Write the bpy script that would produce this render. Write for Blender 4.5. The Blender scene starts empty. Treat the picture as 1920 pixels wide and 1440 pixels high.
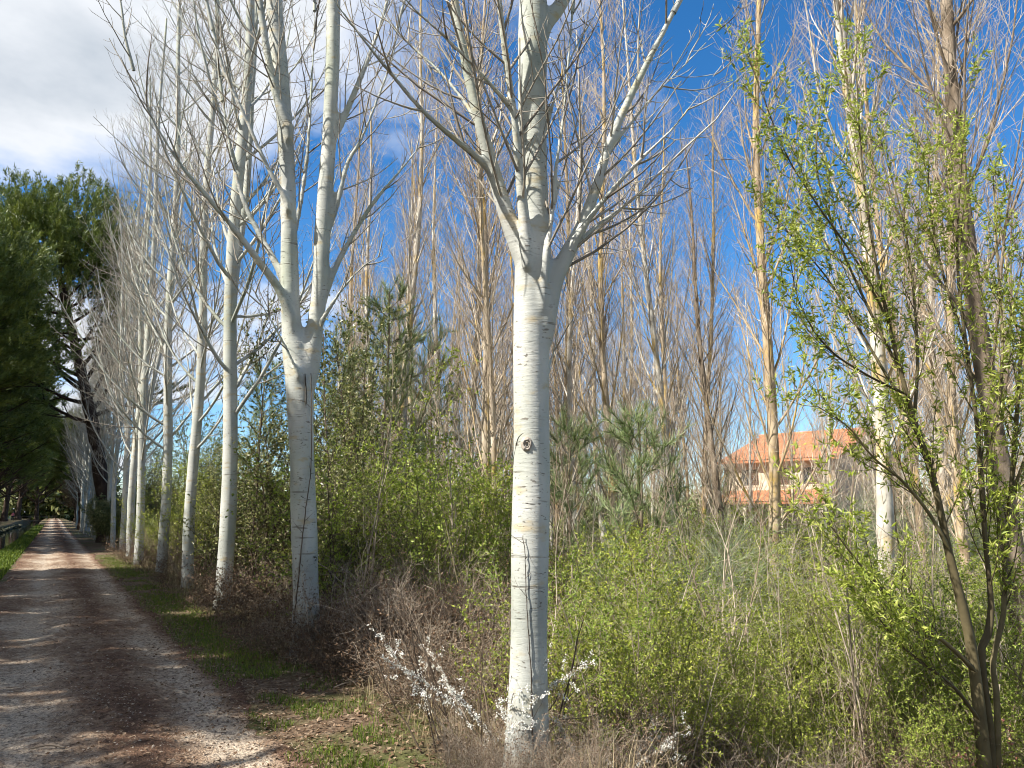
import bpy, math, random
import numpy as np
from mathutils import Vector, Matrix

# ------------------------------------------------------------------ camera, sky, sun, exposure
scene = bpy.context.scene
COL = scene.collection
R = math.radians
YAW, PITCH, EYE, FPX = 30.5, 9.66, 1.6, 1440.0
cam_d = bpy.data.cameras.new('camera')
cam = bpy.data.objects.new('camera', cam_d)
COL.objects.link(cam)
cam.location = (0, 0, EYE)
cam.rotation_euler = (R(90 + PITCH), 0, R(-YAW))
cam_d.sensor_width = 36.0
cam_d.lens = 36.0 * FPX / 1920.0
cam_d.clip_start = 0.05
cam_d.clip_end = 3000
scene.camera = cam

FW = np.array([math.sin(R(YAW)), math.cos(R(YAW))])        # view direction on the ground
RT = np.array([math.cos(R(YAW)), -math.sin(R(YAW))])       # to the right of it
SUN_EL = 47.0
a_ = R(27.0)                                                # the sun stands left of the view, a little behind
sdir = -RT * math.cos(a_) - FW * math.sin(a_)
SUN_AZ = math.atan2(sdir[0], sdir[1])                       # clockwise from +Y
sun_d = bpy.data.lights.new('sun', 'SUN')
sun_d.energy = 5.0
sun_d.angle = R(0.53)
sun_d.color = (1.0, 0.945, 0.86)
sun = bpy.data.objects.new('sun', sun_d)
COL.objects.link(sun)
tosun = Vector((sdir[0] * math.cos(R(SUN_EL)), sdir[1] * math.cos(R(SUN_EL)), math.sin(R(SUN_EL))))
sun.rotation_euler = tosun.to_track_quat('Z', 'Y').to_euler()
sun.location = (-20, 10, 30)

world = bpy.data.worlds.new('World')
scene.world = world
world.use_nodes = True
wn, wl = world.node_tree.nodes, world.node_tree.links
wn.clear()
w_out = wn.new('ShaderNodeOutputWorld')
w_bg = wn.new('ShaderNodeBackground')
w_bg.inputs['Strength'].default_value = 0.08
w_sky = wn.new('ShaderNodeTexSky')
w_sky.sky_type = 'NISHITA'
w_sky.sun_disc = False
w_sky.sun_elevation = R(SUN_EL)
w_sky.sun_rotation = SUN_AZ
w_sky.altitude = 700
w_sky.air_density = 1.0
w_sky.dust_density = 0.3
w_sky.ozone_density = 3.5
# the deep, clean blue of the photograph: only the sky's saturation is raised, evenly all round
w_hs = wn.new('ShaderNodeHueSaturation')
w_hs.inputs['Saturation'].default_value = 1.3
w_hs.inputs['Value'].default_value = 1.12
wl.new(w_sky.outputs[0], w_hs.inputs['Color'])
# fair-weather clouds on a flat layer above the whole place
w_tc = wn.new('ShaderNodeTexCoord')
w_sep = wn.new('ShaderNodeSeparateXYZ')
wl.new(w_tc.outputs['Generated'], w_sep.inputs[0])
def wmath(op, a, b=None):
    n = wn.new('ShaderNodeMath'); n.operation = op
    for i, v in enumerate((a, b)):
        if v is None: continue
        if isinstance(v, (int, float)): n.inputs[i].default_value = v
        else: wl.new(v, n.inputs[i])
    return n.outputs[0]
zz = wmath('ADD', wmath('MAXIMUM', w_sep.outputs['Z'], 0.0), 0.16)
w_comb = wn.new('ShaderNodeCombineXYZ')
wl.new(wmath('DIVIDE', w_sep.outputs['X'], zz), w_comb.inputs[0])
wl.new(wmath('DIVIDE', w_sep.outputs['Y'], zz), w_comb.inputs[1])
w_comb.inputs[2].default_value = 4.3
CLOUD = (0.3, 0.4, 0.0)
w_map = wn.new('ShaderNodeMapping')
w_map.inputs['Location'].default_value = CLOUD
wl.new(w_comb.outputs[0], w_map.inputs['Vector'])
w_n1 = wn.new('ShaderNodeTexNoise')
w_n1.inputs['Scale'].default_value = 1.0
w_n1.inputs['Detail'].default_value = 7
w_n1.inputs['Roughness'].default_value = 0.55
wl.new(w_map.outputs[0], w_n1.inputs['Vector'])
# the cloud bank lies beyond the canal: heavier towards -X, thinning to clear sky over the grove
bank = wmath('MULTIPLY', wmath('DIVIDE', w_sep.outputs['X'], zz), -0.17)
cov = wmath('ADD', w_n1.outputs['Fac'], wmath('MINIMUM', wmath('MAXIMUM', bank, -0.22), 0.12))
w_cr = wn.new('ShaderNodeValToRGB')
w_cr.color_ramp.elements[0].position = 0.43
w_cr.color_ramp.elements[0].color = (0, 0, 0, 1)
w_cr.color_ramp.elements[1].position = 0.55
w_cr.color_ramp.elements[1].color = (1, 1, 1, 1)
wl.new(cov, w_cr.inputs[0])
w_cc = wn.new('ShaderNodeValToRGB')
w_cc.color_ramp.elements[0].position = 0.48
w_cc.color_ramp.elements[0].color = (6.4, 6.5, 6.7, 1)
w_cc.color_ramp.elements[1].position = 0.68
w_cc.color_ramp.elements[1].color = (3.0, 3.4, 3.9, 1)
wl.new(cov, w_cc.inputs[0])
w_mix = wn.new('ShaderNodeMix'); w_mix.data_type = 'RGBA'
wl.new(w_cr.outputs[0], w_mix.inputs['Factor'])
wl.new(w_hs.outputs[0], w_mix.inputs['A'])
wl.new(w_cc.outputs[0], w_mix.inputs['B'])
wl.new(w_mix.outputs['Result'], w_bg.inputs['Color'])
wl.new(w_bg.outputs[0], w_out.inputs[0])

scene.view_settings.view_transform = 'Standard'
scene.view_settings.look = 'None'
scene.view_settings.exposure = 1.15
scene.view_settings.gamma = 1.0
scene.view_settings.use_curve_mapping = False
scene.cycles.max_bounces = 4
scene.cycles.diffuse_bounces = 2
scene.cycles.glossy_bounces = 1
scene.cycles.transmission_bounces = 2
scene.cycles.transparent_max_bounces = 4
scene.cycles.use_denoising = True
scene.cycles.use_adaptive_sampling = True
scene.cycles.adaptive_threshold = 0.024
scene.cycles.adaptive_min_samples = 24
scene.cycles.filter_width = 1.0

rng = np.random.default_rng(20)
cp, sp_ = math.cos(R(PITCH)), math.sin(R(PITCH))

# ------------------------------------------------------------------ layout helpers
def spot(u, d):
    """ground position seen in column u of the photograph, d metres ahead (plan coordinates)"""
    x = (u - 960) / FPX * d * cp
    p = FW * d + RT * x
    return float(p[0]), float(p[1])
def at(u, v, d):
    """point on the sight line through (u, v), d metres ahead on the ground"""
    x, y = u - 960, v - 720
    f = FPX * cp + y * sp_
    up = -y * cp + FPX * sp_
    k = d / f
    p = FW * d + RT * (x * k)
    return np.array([p[0], p[1], EYE + up * k])
def proj(p):
    d = p[0] * FW[0] + p[1] * FW[1]
    x = p[0] * RT[0] + p[1] * RT[1]
    z = p[2] - EYE
    dep = d * cp + z * sp_
    return 960 + FPX * x / dep, 720 - FPX * (z * cp - d * sp_) / dep, d
def smooth(a, b, x):
    t = np.clip((x - a) / (b - a), 0, 1)
    return t * t * (3 - 2 * t)
def wav(x, y, f, s):
    r = np.random.default_rng(s)
    o = 0
    for k in range(5):
        a, b, c = r.normal(size=3)
        o = o + np.sin(f * (1 + .5 * k) * (a * x + b * y) + 6 * c) / (1 + .4 * k)
    return o / 3
def H(x, y):
    x = np.asarray(x, float); y = np.asarray(y, float)
    h = 0.035 * wav(x, y, .9, 1) * smooth(1.4, 2.6, x)
    h = h - 0.75 * smooth(2.55, 4.7, x) + 0.12 * wav(x, y, .35, 2) * smooth(3.5, 7, x)
    h = h - 0.03 * (np.exp(-((x - 1.22) / .25) ** 2) + np.exp(-((x + .1) / .3) ** 2))
    h = h + 0.012 * wav(x, y, 2.3, 3)
    edge = .12 * wav(y * 0, y, .5, 4)
    h = h - 1.3 * smooth(1.75, 2.6, -(x + edge)) + 1.3 * smooth(4.95, 5.6, -(x + edge))
    h = h + 1.4 * smooth(40, 110, x) + .5 * smooth(90, 200, y)
    return h

# ------------------------------------------------------------------ object helpers
def tag(o, label=None, cat=None, group=None, kind=None):
    if label: o['label'] = label
    if cat: o['category'] = cat
    if group: o['group'] = group
    if kind: o['kind'] = kind
    return o
def empty(name, loc=(0, 0, 0), rz=0.0, s=1.0):
    o = bpy.data.objects.new(name, None)
    o.empty_display_size = .2
    COL.objects.link(o)
    o.location = loc; o.rotation_euler = (0, 0, rz); o.scale = (s, s, s)
    return o
def link(name, me, parent=None):
    o = bpy.data.objects.new(name, me)
    COL.objects.link(o)
    if parent: o.parent = parent
    return o
def copy_tree(root):
    r = root.copy(); COL.objects.link(r)
    for ch in list(root.children):
        c = ch.copy(); COL.objects.link(c); c.parent = r
        for g in ch.children:
            d = g.copy(); COL.objects.link(d); d.parent = c
    return r

class MB:
    """collects vertices and faces (numpy) into one mesh, with a random value per piece"""
    def __init__(s): s.v, s.f, s.rn, s.n, s.mi, s.sm = [], [], [], 0, [], []
    def add(s, v, f, rn=None, mi=0, smooth_=True):
        v = np.asarray(v, np.float32).reshape(-1, 3); f = np.asarray(f, np.int64)
        s.v.append(v); s.f.append(f + s.n); s.n += len(v)
        s.rn.append(np.full(len(f), rng.random(), np.float32) if rn is None else np.asarray(rn, np.float32))
        s.mi.append(np.full(len(f), mi, np.int32)); s.sm.append(np.full(len(f), smooth_, bool))
        return s
    def box(s, a, b, mi=0):
        x0, y0, z0 = a; x1, y1, z1 = b
        v = [(x, y, z) for z in (z0, z1) for y in (y0, y1) for x in (x0, x1)]
        return s.add(v, [(0, 2, 3, 1), (4, 5, 7, 6), (0, 1, 5, 4), (2, 6, 7, 3), (0, 4, 6, 2), (1, 3, 7, 5)], mi=mi, smooth_=False)
    def mesh(s, name, mats):
        me = bpy.data.meshes.new(name)
        v = np.concatenate(s.v)
        me.vertices.add(len(v)); me.vertices.foreach_set('co', v.ravel())
        tot = np.concatenate([np.full(len(f), f.shape[1], np.int32) for f in s.f])
        lv = np.concatenate([f.ravel() for f in s.f]).astype(np.int32)
        me.loops.add(len(lv)); me.loops.foreach_set('vertex_index', lv)
        me.polygons.add(len(tot))
        st = np.zeros(len(tot), np.int32); st[1:] = np.cumsum(tot)[:-1]
        me.polygons.foreach_set('loop_start', st); me.polygons.foreach_set('loop_total', tot)
        me.polygons.foreach_set('material_index', np.concatenate(s.mi))
        me.polygons.foreach_set('use_smooth', np.concatenate(s.sm))
        at_ = me.attributes.new('rnd', 'FLOAT', 'FACE')
        at_.data.foreach_set('value', np.concatenate(s.rn))
        for m in (mats if isinstance(mats, (list, tuple)) else [mats]): me.materials.append(m)
        me.update(); me.validate()
        return me
    def build(s, name, mats, parent=None): return link(name, s.mesh(name, mats), parent)

def nrm(a): return a / np.maximum(np.linalg.norm(a, axis=-1, keepdims=True), 1e-9)

def tubes(mb, P, Rd, sides=3, rn=None, mi=0, rough=0.0, seed=0):
    """P (N,n,3) centre lines, Rd (N,n) radii -> tubes"""
    P = np.asarray(P, float); Rd = np.asarray(Rd, float)
    if P.ndim == 2: P, Rd = P[None], Rd[None]
    N, n, _ = P.shape
    if N == 0: return
    T = np.empty_like(P)
    T[:, 1:-1] = P[:, 2:] - P[:, :-2]; T[:, 0] = P[:, 1] - P[:, 0]; T[:, -1] = P[:, -1] - P[:, -2]
    T = nrm(T)
    m = nrm(P[:, -1] - P[:, 0])
    ref = np.where(np.abs(m[:, 2:3]) < .8, np.array([[0, 0, 1.]]), np.array([[1., 0, 0]]))
    U = ref[:, None, :] - (T * ref[:, None, :]).sum(-1, keepdims=True) * T
    U = nrm(U); V = np.cross(T, U)
    a = np.arange(sides) / sides * 2 * math.pi
    rr = Rd[:, :, None] * np.ones(sides)
    if rough:
        r = np.random.default_rng(seed)
        zl = np.cumsum(np.concatenate([np.zeros((N, 1)), np.linalg.norm(np.diff(P, axis=1), axis=-1)], 1), 1)
        for k in range(7):
            fa = r.integers(0, 5); fz = r.uniform(.6, 7); ph = r.uniform(0, 6.3)
            rr = rr * (1 + rough / (1 + .25 * k) * np.sin(fa * a[None, None] + fz * zl[:, :, None] + ph))
    ring = P[:, :, None, :] + rr[..., None] * (np.cos(a)[None, None, :, None] * U[:, :, None, :] + np.sin(a)[None, None, :, None] * V[:, :, None, :])
    base = (np.arange(N) * n * sides)[:, None, None]
    i = (np.arange(n - 1) * sides)[None, :, None]
    j = np.arange(sides)[None, None, :]; j2 = (j + 1) % sides
    f = np.stack([base + i + j, base + i + j2, base + i + sides + j2, base + i + sides + j], -1).reshape(-1, 4)
    if rn is None: rn = rng.random(N)
    mb.add(ring.reshape(-1, 3), f, np.repeat(rn, (n - 1) * sides), mi)

def crom(pts, n):
    """smooth line through the given points (any number of columns), n samples"""
    p = np.asarray(pts, float)
    p = np.vstack([2 * p[0] - p[1], p, 2 * p[-1] - p[-2]])
    t = np.linspace(0, len(p) - 3 - 1e-6, n); i = t.astype(int); f = (t - i)[:, None]
    a, b, c, d = p[i], p[i + 1], p[i + 2], p[i + 3]
    return .5 * (2 * b + (c - a) * f + (2 * a - 5 * b + 4 * c - d) * f ** 2 + (3 * b - a - 3 * c + d) * f ** 3)

def spawn(P, Rd, counts, t0, t1, Lf, ang, n, ratio, rmin, up=0.1, wig=0.1, tip=0.25, rmax=9, bud=0.0, spread=None):
    """children of the branches P: counts per parent, along t0..t1, at angle ang, bending up"""
    N, m, _ = P.shape
    counts = np.broadcast_to(np.asarray(counts), (N,)).astype(int)
    idx = np.repeat(np.arange(N), counts)
    if len(idx) == 0: return np.zeros((0, n, 3)), np.zeros((0, n)), idx, np.zeros(0)
    k = np.arange(len(idx)) - np.repeat(np.cumsum(counts) - counts, counts)
    t = t0 + (t1 - t0) * (k + rng.random(len(idx))) / counts[idx]
    f = np.clip(t, 0, .9999) * (m - 1); i = f.astype(int); fr = (f - i)[:, None]
    a, b = P[idx, i], P[idx, i + 1]
    pos = a + (b - a) * fr
    tan = nrm(b - a)
    r = Rd[idx, i] * (1 - fr[:, 0]) + Rd[idx, i + 1] * fr[:, 0]
    az = k * 2.4 + rng.random(N)[idx] * 6.28 + rng.normal(0, .5, len(idx))
    ref = np.where(np.abs(tan[:, 2:3]) < .9, np.array([[0, 0, 1.]]), np.array([[1., 0, 0]]))
    e1 = nrm(np.cross(tan, ref)); e2 = np.cross(tan, e1)
    an = np.radians(rng.normal(ang[0], ang[1], len(idx)))[:, None]
    d = tan * np.cos(an) + (e1 * np.cos(az)[:, None] + e2 * np.sin(az)[:, None]) * np.sin(an)
    L = Lf(t, idx) * rng.uniform(.65, 1.25, len(idx))
    out = np.empty((len(idx), n, 3)); out[:, 0] = pos
    step = (L / (n - 1))[:, None]
    for q in range(1, n):
        out[:, q] = out[:, q - 1] + d * step
        d = nrm(d + np.array([0, 0, up]) + rng.normal(0, wig, d.shape))
    r0 = np.clip(r * ratio, rmin, rmax)
    s = np.linspace(0, 1, n)
    rad = r0[:, None] * (1 - (1 - tip) * s[None])
    if bud:
        rad[:, -1] = rad[:, -1] * .25
        rad[:, -2] = np.maximum(rad[:, -2], bud)
    return out, rad, idx, t

def leaf_quads(mb, pos, axis, size, width, rn=None, droop=0.0, mi=0, fold=.25):
    """pointed leaves: four corners each, folded a little along the middle"""
    N = len(pos)
    if N == 0: return
    size = np.broadcast_to(size, (N,))[:, None]; width = np.broadcast_to(width, (N,))[:, None]
    axis = nrm(axis + np.array([0, 0, -droop]))
    side = nrm(np.cross(axis, rng.normal(size=(N, 3))))
    nor = np.cross(side, axis)
    mid = pos + axis * size * .45
    v = np.stack([pos, mid + side * width * .5 + nor * width * fold, pos + axis * size, mid - side * width * .5 + nor * width * fold], 1)
    f = (np.arange(N) * 4)[:, None] + np.array([[0, 1, 2, 3]])
    mb.add(v.reshape(-1, 3), f, rng.random(N) if rn is None else rn, mi, False)

def along(P, per, t0=0.0, t1=1.0):
    """points and tangents along each line"""
    N, m, _ = P.shape
    t = rng.uniform(t0, t1, (N, per)); f = np.clip(t, 0, .9999) * (m - 1); i = f.astype(int); fr = (f - i)[..., None]
    ii = np.arange(N)[:, None]
    a, b = P[ii, i], P[ii, i + 1]
    return (a + (b - a) * fr).reshape(-1, 3), nrm(b - a).reshape(-1, 3)

# ------------------------------------------------------------------ materials
def mat(name, rough=.8, spec=.2):
    m = bpy.data.materials.new(name); m.use_nodes = True
    nt = m.node_tree
    b = nt.nodes['Principled BSDF']
    b.inputs['Roughness'].default_value = rough
    b.inputs['Specular IOR Level'].default_value = spec
    return m, nt, b
def N_(nt, t, **kw):
    n = nt.nodes.new(t)
    for k, v in kw.items():
        if k in n.inputs: n.inputs[k].default_value = v
        else: setattr(n, k, v)
    return n
def ramp(nt, src, stops):
    n = nt.nodes.new('ShaderNodeValToRGB')
    e = n.color_ramp.elements
    while len(e) < len(stops): e.new(.5)
    for k, (p, c) in enumerate(stops):
        e[k].position = p; e[k].color = (*c, 1) if len(c) == 3 else c
    nt.links.new(src, n.inputs[0])
    return n.outputs[0]
def g3(v): return (v, v, v)
def noise(nt, scale, detail=4, stretch=None, rough=.55, coord='Object', dist=0.0):
    tc = nt.nodes.new('ShaderNodeTexCoord')
    src = tc.outputs[coord] if coord != 'World' else nt.nodes.new('ShaderNodeNewGeometry').outputs['Position']
    if stretch:
        mp = nt.nodes.new('ShaderNodeMapping'); mp.inputs['Scale'].default_value = stretch
        nt.links.new(src, mp.inputs['Vector']); src = mp.outputs[0]
    n = N_(nt, 'ShaderNodeTexNoise', Scale=scale, Detail=detail, Roughness=rough, Distortion=dist)
    nt.links.new(src, n.inputs['Vector'])
    return n.outputs['Fac']
def mixc(nt, fac, a, b, mode='MIX'):
    n = nt.nodes.new('ShaderNodeMix'); n.data_type = 'RGBA'; n.blend_type = mode
    for s, v in (('Factor', fac), ('A', a), ('B', b)):
        if isinstance(v, (int, float)): n.inputs[s].default_value = v
        elif isinstance(v, tuple): n.inputs[s].default_value = (*v, 1)
        else: nt.links.new(v, n.inputs[s])
    return n.outputs['Result']
def mth(nt, op, a, b=0.0):
    n = nt.nodes.new('ShaderNodeMath'); n.operation = op
    for i, v in enumerate((a, b)):
        if isinstance(v, (int, float)): n.inputs[i].default_value = v
        else: nt.links.new(v, n.inputs[i])
    return n.outputs[0]
def bump(nt, b, h, dist=.01, st=.6):
    n = N_(nt, 'ShaderNodeBump', Strength=st, Distance=dist)
    nt.links.new(h, n.inputs['Height']); nt.links.new(n.outputs[0], b.inputs['Normal'])
def attr(nt, name='rnd'):
    n = nt.nodes.new('ShaderNodeAttribute'); n.attribute_name = name
    return n.outputs['Fac']

M = {}
def m_white_bark():
    m, nt, b = mat('white_poplar_bark', .75, .25)
    L = nt.links
    base = ramp(nt, noise(nt, 2.2, 5, (1, 1, .6)), [(.3, (.29, .305, .28)), (.5, (.42, .43, .395)), (.7, (.54, .535, .49))])
    ochre = ramp(nt, noise(nt, 4.5, 6, (1, 1, 2.2)), [(.57, g3(0)), (.68, g3(.75))])
    c = mixc(nt, ochre, base, (.42, .35, .22))
    # thin ring-like cracks and short dark lenticels lying across the trunk
    ring = ramp(nt, noise(nt, 1.0, 3, (1.6, 1.6, 26), .5), [(.635, g3(0)), (.66, g3(.75))])
    ring = mth(nt, 'MULTIPLY', ring, ramp(nt, noise(nt, 5.0, 3, (1, 1, .8)), [(.45, g3(.0)), (.6, g3(1))]))
    c = mixc(nt, ring, c, (.17, .155, .13))
    lent = ramp(nt, noise(nt, 1.0, 2, (26, 26, 75), .5), [(.63, g3(0)), (.68, g3(.9))])
    big = ramp(nt, noise(nt, 1.0, 3, (8, 8, 34), .55), [(.66, g3(0)), (.70, g3(.85))])
    c = mixc(nt, big, c, (.15, .13, .105))
    gate = ramp(nt, noise(nt, 3.0, 2), [(.42, g3(0)), (.6, g3(1))])
    c = mixc(nt, mth(nt, 'MULTIPLY', lent, gate), c, (.12, .11, .09))
    algae = ramp(nt, noise(nt, 1.3, 5, (1, 1, .35)), [(.45, g3(0)), (.68, g3(.8))])
    c = mixc(nt, algae, c, mixc(nt, 1.0, c, (.80, .86, .70), 'MULTIPLY'))
    # rough dark bark at the foot of the trunk, ragged at its upper edge
    geo = nt.nodes.new('ShaderNodeTexCoord'); sx = nt.nodes.new('ShaderNodeSeparateXYZ')
    L.new(geo.outputs['Object'], sx.inputs[0])
    foot = mth(nt, 'ADD', mth(nt, 'MULTIPLY', sx.outputs['Z'], -.42), noise(nt, 6, 5, (1.6, 1.6, 1)))
    footm = ramp(nt, foot, [(.28, g3(0)), (.5, g3(.8))])
    c = mixc(nt, footm, c, mixc(nt, noise(nt, 14, 4, (1, 1, .4)), (.10, .09, .075), (.33, .31, .28)))
    L.new(c, b.inputs['Base Color'])
    hh = mth(nt, 'SUBTRACT', noise(nt, 1.0, 4, (7, 7, 40), .6), mth(nt, 'ADD', ring, mth(nt, 'MULTIPLY', footm, noise(nt, 20, 4, (1, 1, .35)))))
    bump(nt, b, hh, .006, .7)
    return m
def m_grove_bark():
    m, nt, b = mat('grove_poplar_bark', .85, .15)
    oi = nt.nodes.new('ShaderNodeObjectInfo')
    brown = ramp(nt, noise(nt, 5, 6, (1, 1, .5)), [(.3, (.20, .145, .09)), (.55, (.40, .31, .20)), (.75, (.58, .48, .35))])
    pale = ramp(nt, noise(nt, 3, 5, (1, 1, 1.6)), [(.3, (.32, .29, .24)), (.6, (.62, .59, .52))])
    pick = ramp(nt, mth(nt, 'ADD', oi.outputs['Random'], mth(nt, 'MULTIPLY', noise(nt, .9, 3), .5)), [(.55, g3(0)), (.95, g3(1))])
    c = mixc(nt, pick, brown, pale)
    lich = ramp(nt, noise(nt, 2.6, 6, (1, 1, .45), .65), [(.53, g3(0)), (.62, g3(.8))])
    c = mixc(nt, lich, c, (.50, .34, .09))
    nt.links.new(c, b.inputs['Base Color'])
    bump(nt, b, noise(nt, 9, 5, (1, 1, .3)), .012, .8)
    return m
def m_twig(name, lo, hi, rough=.75):
    m, nt, b = mat(name, rough, .25)
    c = ramp(nt, attr(nt), [(0, lo), (1, hi)])
    c = mixc(nt, ramp(nt, noise(nt, 7, 3), [(.4, g3(0)), (.65, g3(.55))]), c, tuple(.55 * x for x in lo))
    nt.links.new(c, b.inputs['Base Color'])
    return m
def m_leaf(name, cols, rough=.5, trans=.35, spec=.35, vary=0.0):
    m, nt, b = mat(name, rough, spec)
    c = ramp(nt, attr(nt), [(k / (len(cols) - 1), q) for k, q in enumerate(cols)])
    oi = nt.nodes.new('ShaderNodeObjectInfo')
    c = mixc(nt, mth(nt, 'MULTIPLY', oi.outputs['Random'], vary), c, mixc(nt, 1.0, c, (.80, .96, 1.1), 'MULTIPLY'))
    nt.links.new(c, b.inputs['Base Color'])
    tr = nt.nodes.new('ShaderNodeBsdfTranslucent'); nt.links.new(mixc(nt, 1.0, c, (1.0, 1.0, .7), 'MULTIPLY'), tr.inputs['Color'])
    mx = nt.nodes.new('ShaderNodeMixShader'); mx.inputs[0].default_value = trans
    nt.links.new(b.outputs[0], mx.inputs[1]); nt.links.new(tr.outputs[0], mx.inputs[2])
    nt.links.new(mx.outputs[0], nt.nodes['Material Output'].inputs['Surface'])
    return m
def m_simple(name, stops, scale=6, rough=.85, bd=.0, spec=.2, stretch=None, coord='Object'):
    m, nt, b = mat(name, rough, spec)
    n = noise(nt, scale, 6, stretch, .6, coord)
    nt.links.new(ramp(nt, n, stops), b.inputs['Base Color'])
    if bd: bump(nt, b, noise(nt, scale * 2.5, 6, stretch, .65, coord), bd, .8)
    return m
def m_path():
    m, nt, b = mat('gravel_path', .95, .1)
    g = nt.nodes.new('ShaderNodeNewGeometry'); sx = nt.nodes.new('ShaderNodeSeparateXYZ')
    nt.links.new(g.outputs['Position'], sx.inputs[0])
    X = sx.outputs['X']
    n1 = noise(nt, 1.1, 6, (1, .45, 1), .6, 'World'); n2 = noise(nt, 9, 5, (1, .7, 1), .65, 'World'); n3 = noise(nt, 60, 3, None, .6, 'World')
    def track(x0, w):
        q = mth(nt, 'ABSOLUTE', mth(nt, 'SUBTRACT', X, x0))
        return mth(nt, 'SUBTRACT', 1.0, mth(nt, 'DIVIDE', q, w))
    tr = mth(nt, 'MAXIMUM', mth(nt, 'MAXIMUM', track(1.25, .42), track(-.12, .62)), -.4)
    edge = mth(nt, 'MULTIPLY', mth(nt, 'MAXIMUM', mth(nt, 'SUBTRACT', X, 1.32), 0.0), -3.2)
    tr = mth(nt, 'ADD', tr, edge)
    dust = mth(nt, 'ADD', mth(nt, 'MULTIPLY', tr, .26), mth(nt, 'ADD', mth(nt, 'MULTIPLY', n1, .95), mth(nt, 'MULTIPLY', n2, .55)))
    c = ramp(nt, dust, [(.50, (.07, .042, .03)), (.70, (.13, .080, .054)), (.88, (.24, .18, .13)), (1.0, (.36, .30, .235))])
    c = mixc(nt, ramp(nt, n3, [(.42, g3(0)), (.62, g3(.8))]), c, mixc(nt, 1.0, c, (1.9, 1.85, 1.75), 'MULTIPLY'))
    c = mixc(nt, ramp(nt, noise(nt, 23, 5, (1, .8, 1), .7, 'World'), [(.5, g3(0)), (.62, g3(.75))]), c, (.07, .043, .03))
    nt.links.new(c, b.inputs['Base Color'])
    bump(nt, b, mth(nt, 'ADD', mth(nt, 'MULTIPLY', n2, .6), mth(nt, 'MULTIPLY', n3, .7)), .045, 1.0)
    return m
def m_ground():
    m, nt, b = mat('woodland_soil', .95, .1)
    n1 = noise(nt, .8, 6, None, .6, 'World'); n2 = noise(nt, 14, 5, None, .7, 'World')
    soil = ramp(nt, n2, [(.3, (.055, .036, .024)), (.5, (.115, .078, .05)), (.68, (.22, .17, .12))])
    moss = ramp(nt, n2, [(.3, (.035, .045, .012)), (.6, (.085, .105, .03))])
    c = mixc(nt, ramp(nt, n1, [(.46, g3(0)), (.6, g3(.8))]), soil, moss)
    nt.links.new(c, b.inputs['Base Color'])
    bump(nt, b, n2, .04, .9)
    return m
def m_water():
    m, nt, b = mat('canal_water', .04, .5)
    b.inputs['Base Color'].default_value = (.018, .024, .014, 1)
    bump(nt, b, noise(nt, 3, 3, None, .5, 'World'), .01, .25)
    return m
M['white'] = m_white_bark()
M['grove'] = m_grove_bark()
M['white_twig'] = m_twig('white_poplar_twig', (.20, .17, .135), (.50, .46, .38))
M['grove_twig'] = m_twig('grove_twig', (.27, .205, .145), (.64, .54, .42))
M['brush_twig'] = m_twig('brush_twig', (.20, .15, .11), (.55, .47, .36))
M['dark_twig'] = m_twig('dark_twig', (.05, .037, .028), (.16, .12, .085))
M['willow_twig'] = m_twig('willow_twig', (.07, .055, .03), (.19, .16, .08))
M['green_twig'] = m_twig('green_twig', (.13, .12, .055), (.30, .26, .13))
M['pine_bark'] = m_simple('pine_bark', [(.3, (.022, .016, .013)), (.55, (.06, .042, .032)), (.75, (.12, .085, .065))], 5, .95, .03, .1, (1, 1, .35))
M['brown_bark'] = m_simple('brown_poplar_bark', [(.3, (.09, .065, .045)), (.5, (.21, .165, .12)), (.72, (.36, .30, .23))], 7, .95, .03, .1, (1, 1, .3))
M['leaf_fresh'] = m_leaf('fresh_leaf', [(.14, .18, .022), (.27, .32, .042), (.44, .46, .085)], .5, .42, .35, .9)
M['leaf_bright'] = m_leaf('bright_leaf', [(.17, .21, .025), (.32, .36, .05), (.47, .48, .09)], .5, .38, .35, .9)
M['leaf_willow'] = m_leaf('willow_leaf', [(.15, .21, .025), (.36, .43, .06), (.58, .60, .18)], .4, .45)
M['leaf_oak'] = m_leaf('evergreen_leaf', [(.06, .085, .02), (.16, .18, .05), (.42, .41, .2)], .35, .28, .5)
M['needle'] = m_leaf('pine_needle', [(.045, .07, .016), (.11, .15, .03), (.22, .25, .05)], .5, .2)
M['needle_pale'] = m_leaf('sapling_needle', [(.08, .13, .05), (.19, .26, .10), (.36, .42, .19)], .45, .2)
M['broom'] = m_leaf('broom_stem', [(.14, .18, .10), (.26, .31, .18), (.42, .44, .28)], .6, .1)
M['dead_leaf'] = m_leaf('dead_leaf', [(.07, .04, .024), (.16, .10, .06), (.32, .235, .16)], .8, .1, .15)
M['straw'] = m_leaf('straw', [(.16, .12, .07), (.30, .24, .14), (.46, .38, .24)], .7, .15, .2)
M['grass'] = m_leaf('grass_blade', [(.04, .075, .008), (.10, .16, .016), (.20, .25, .03)], .6, .3)
M['blossom'] = m_leaf('white_blossom', [(.66, .64, .58), (.80, .79, .76), (.88, .87, .85)], .6, .25, .2)
M['pink_leaf'] = m_leaf('pink_leaf', [(.35, .10, .10), (.50, .20, .19), (.30, .22, .05)], .5, .3)
M['path'] = m_path()
M['ground'] = m_ground()
M['water'] = m_water()
M['roof'] = m_simple('clay_tile', [(.3, (.30, .13, .075)), (.5, (.50, .205, .10)), (.72, (.60, .31, .17))], 3.5, .9)
M['cement'] = m_simple('raw_cement', [(.3, (.34, .29, .23)), (.6, (.48, .41, .33)), (.8, (.56, .49, .40))], 1.2, .95, .01)
M['plaster'] = m_simple('cream_plaster', [(.3, (.56, .47, .34)), (.7, (.70, .61, .47))], 2, .9)
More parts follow.
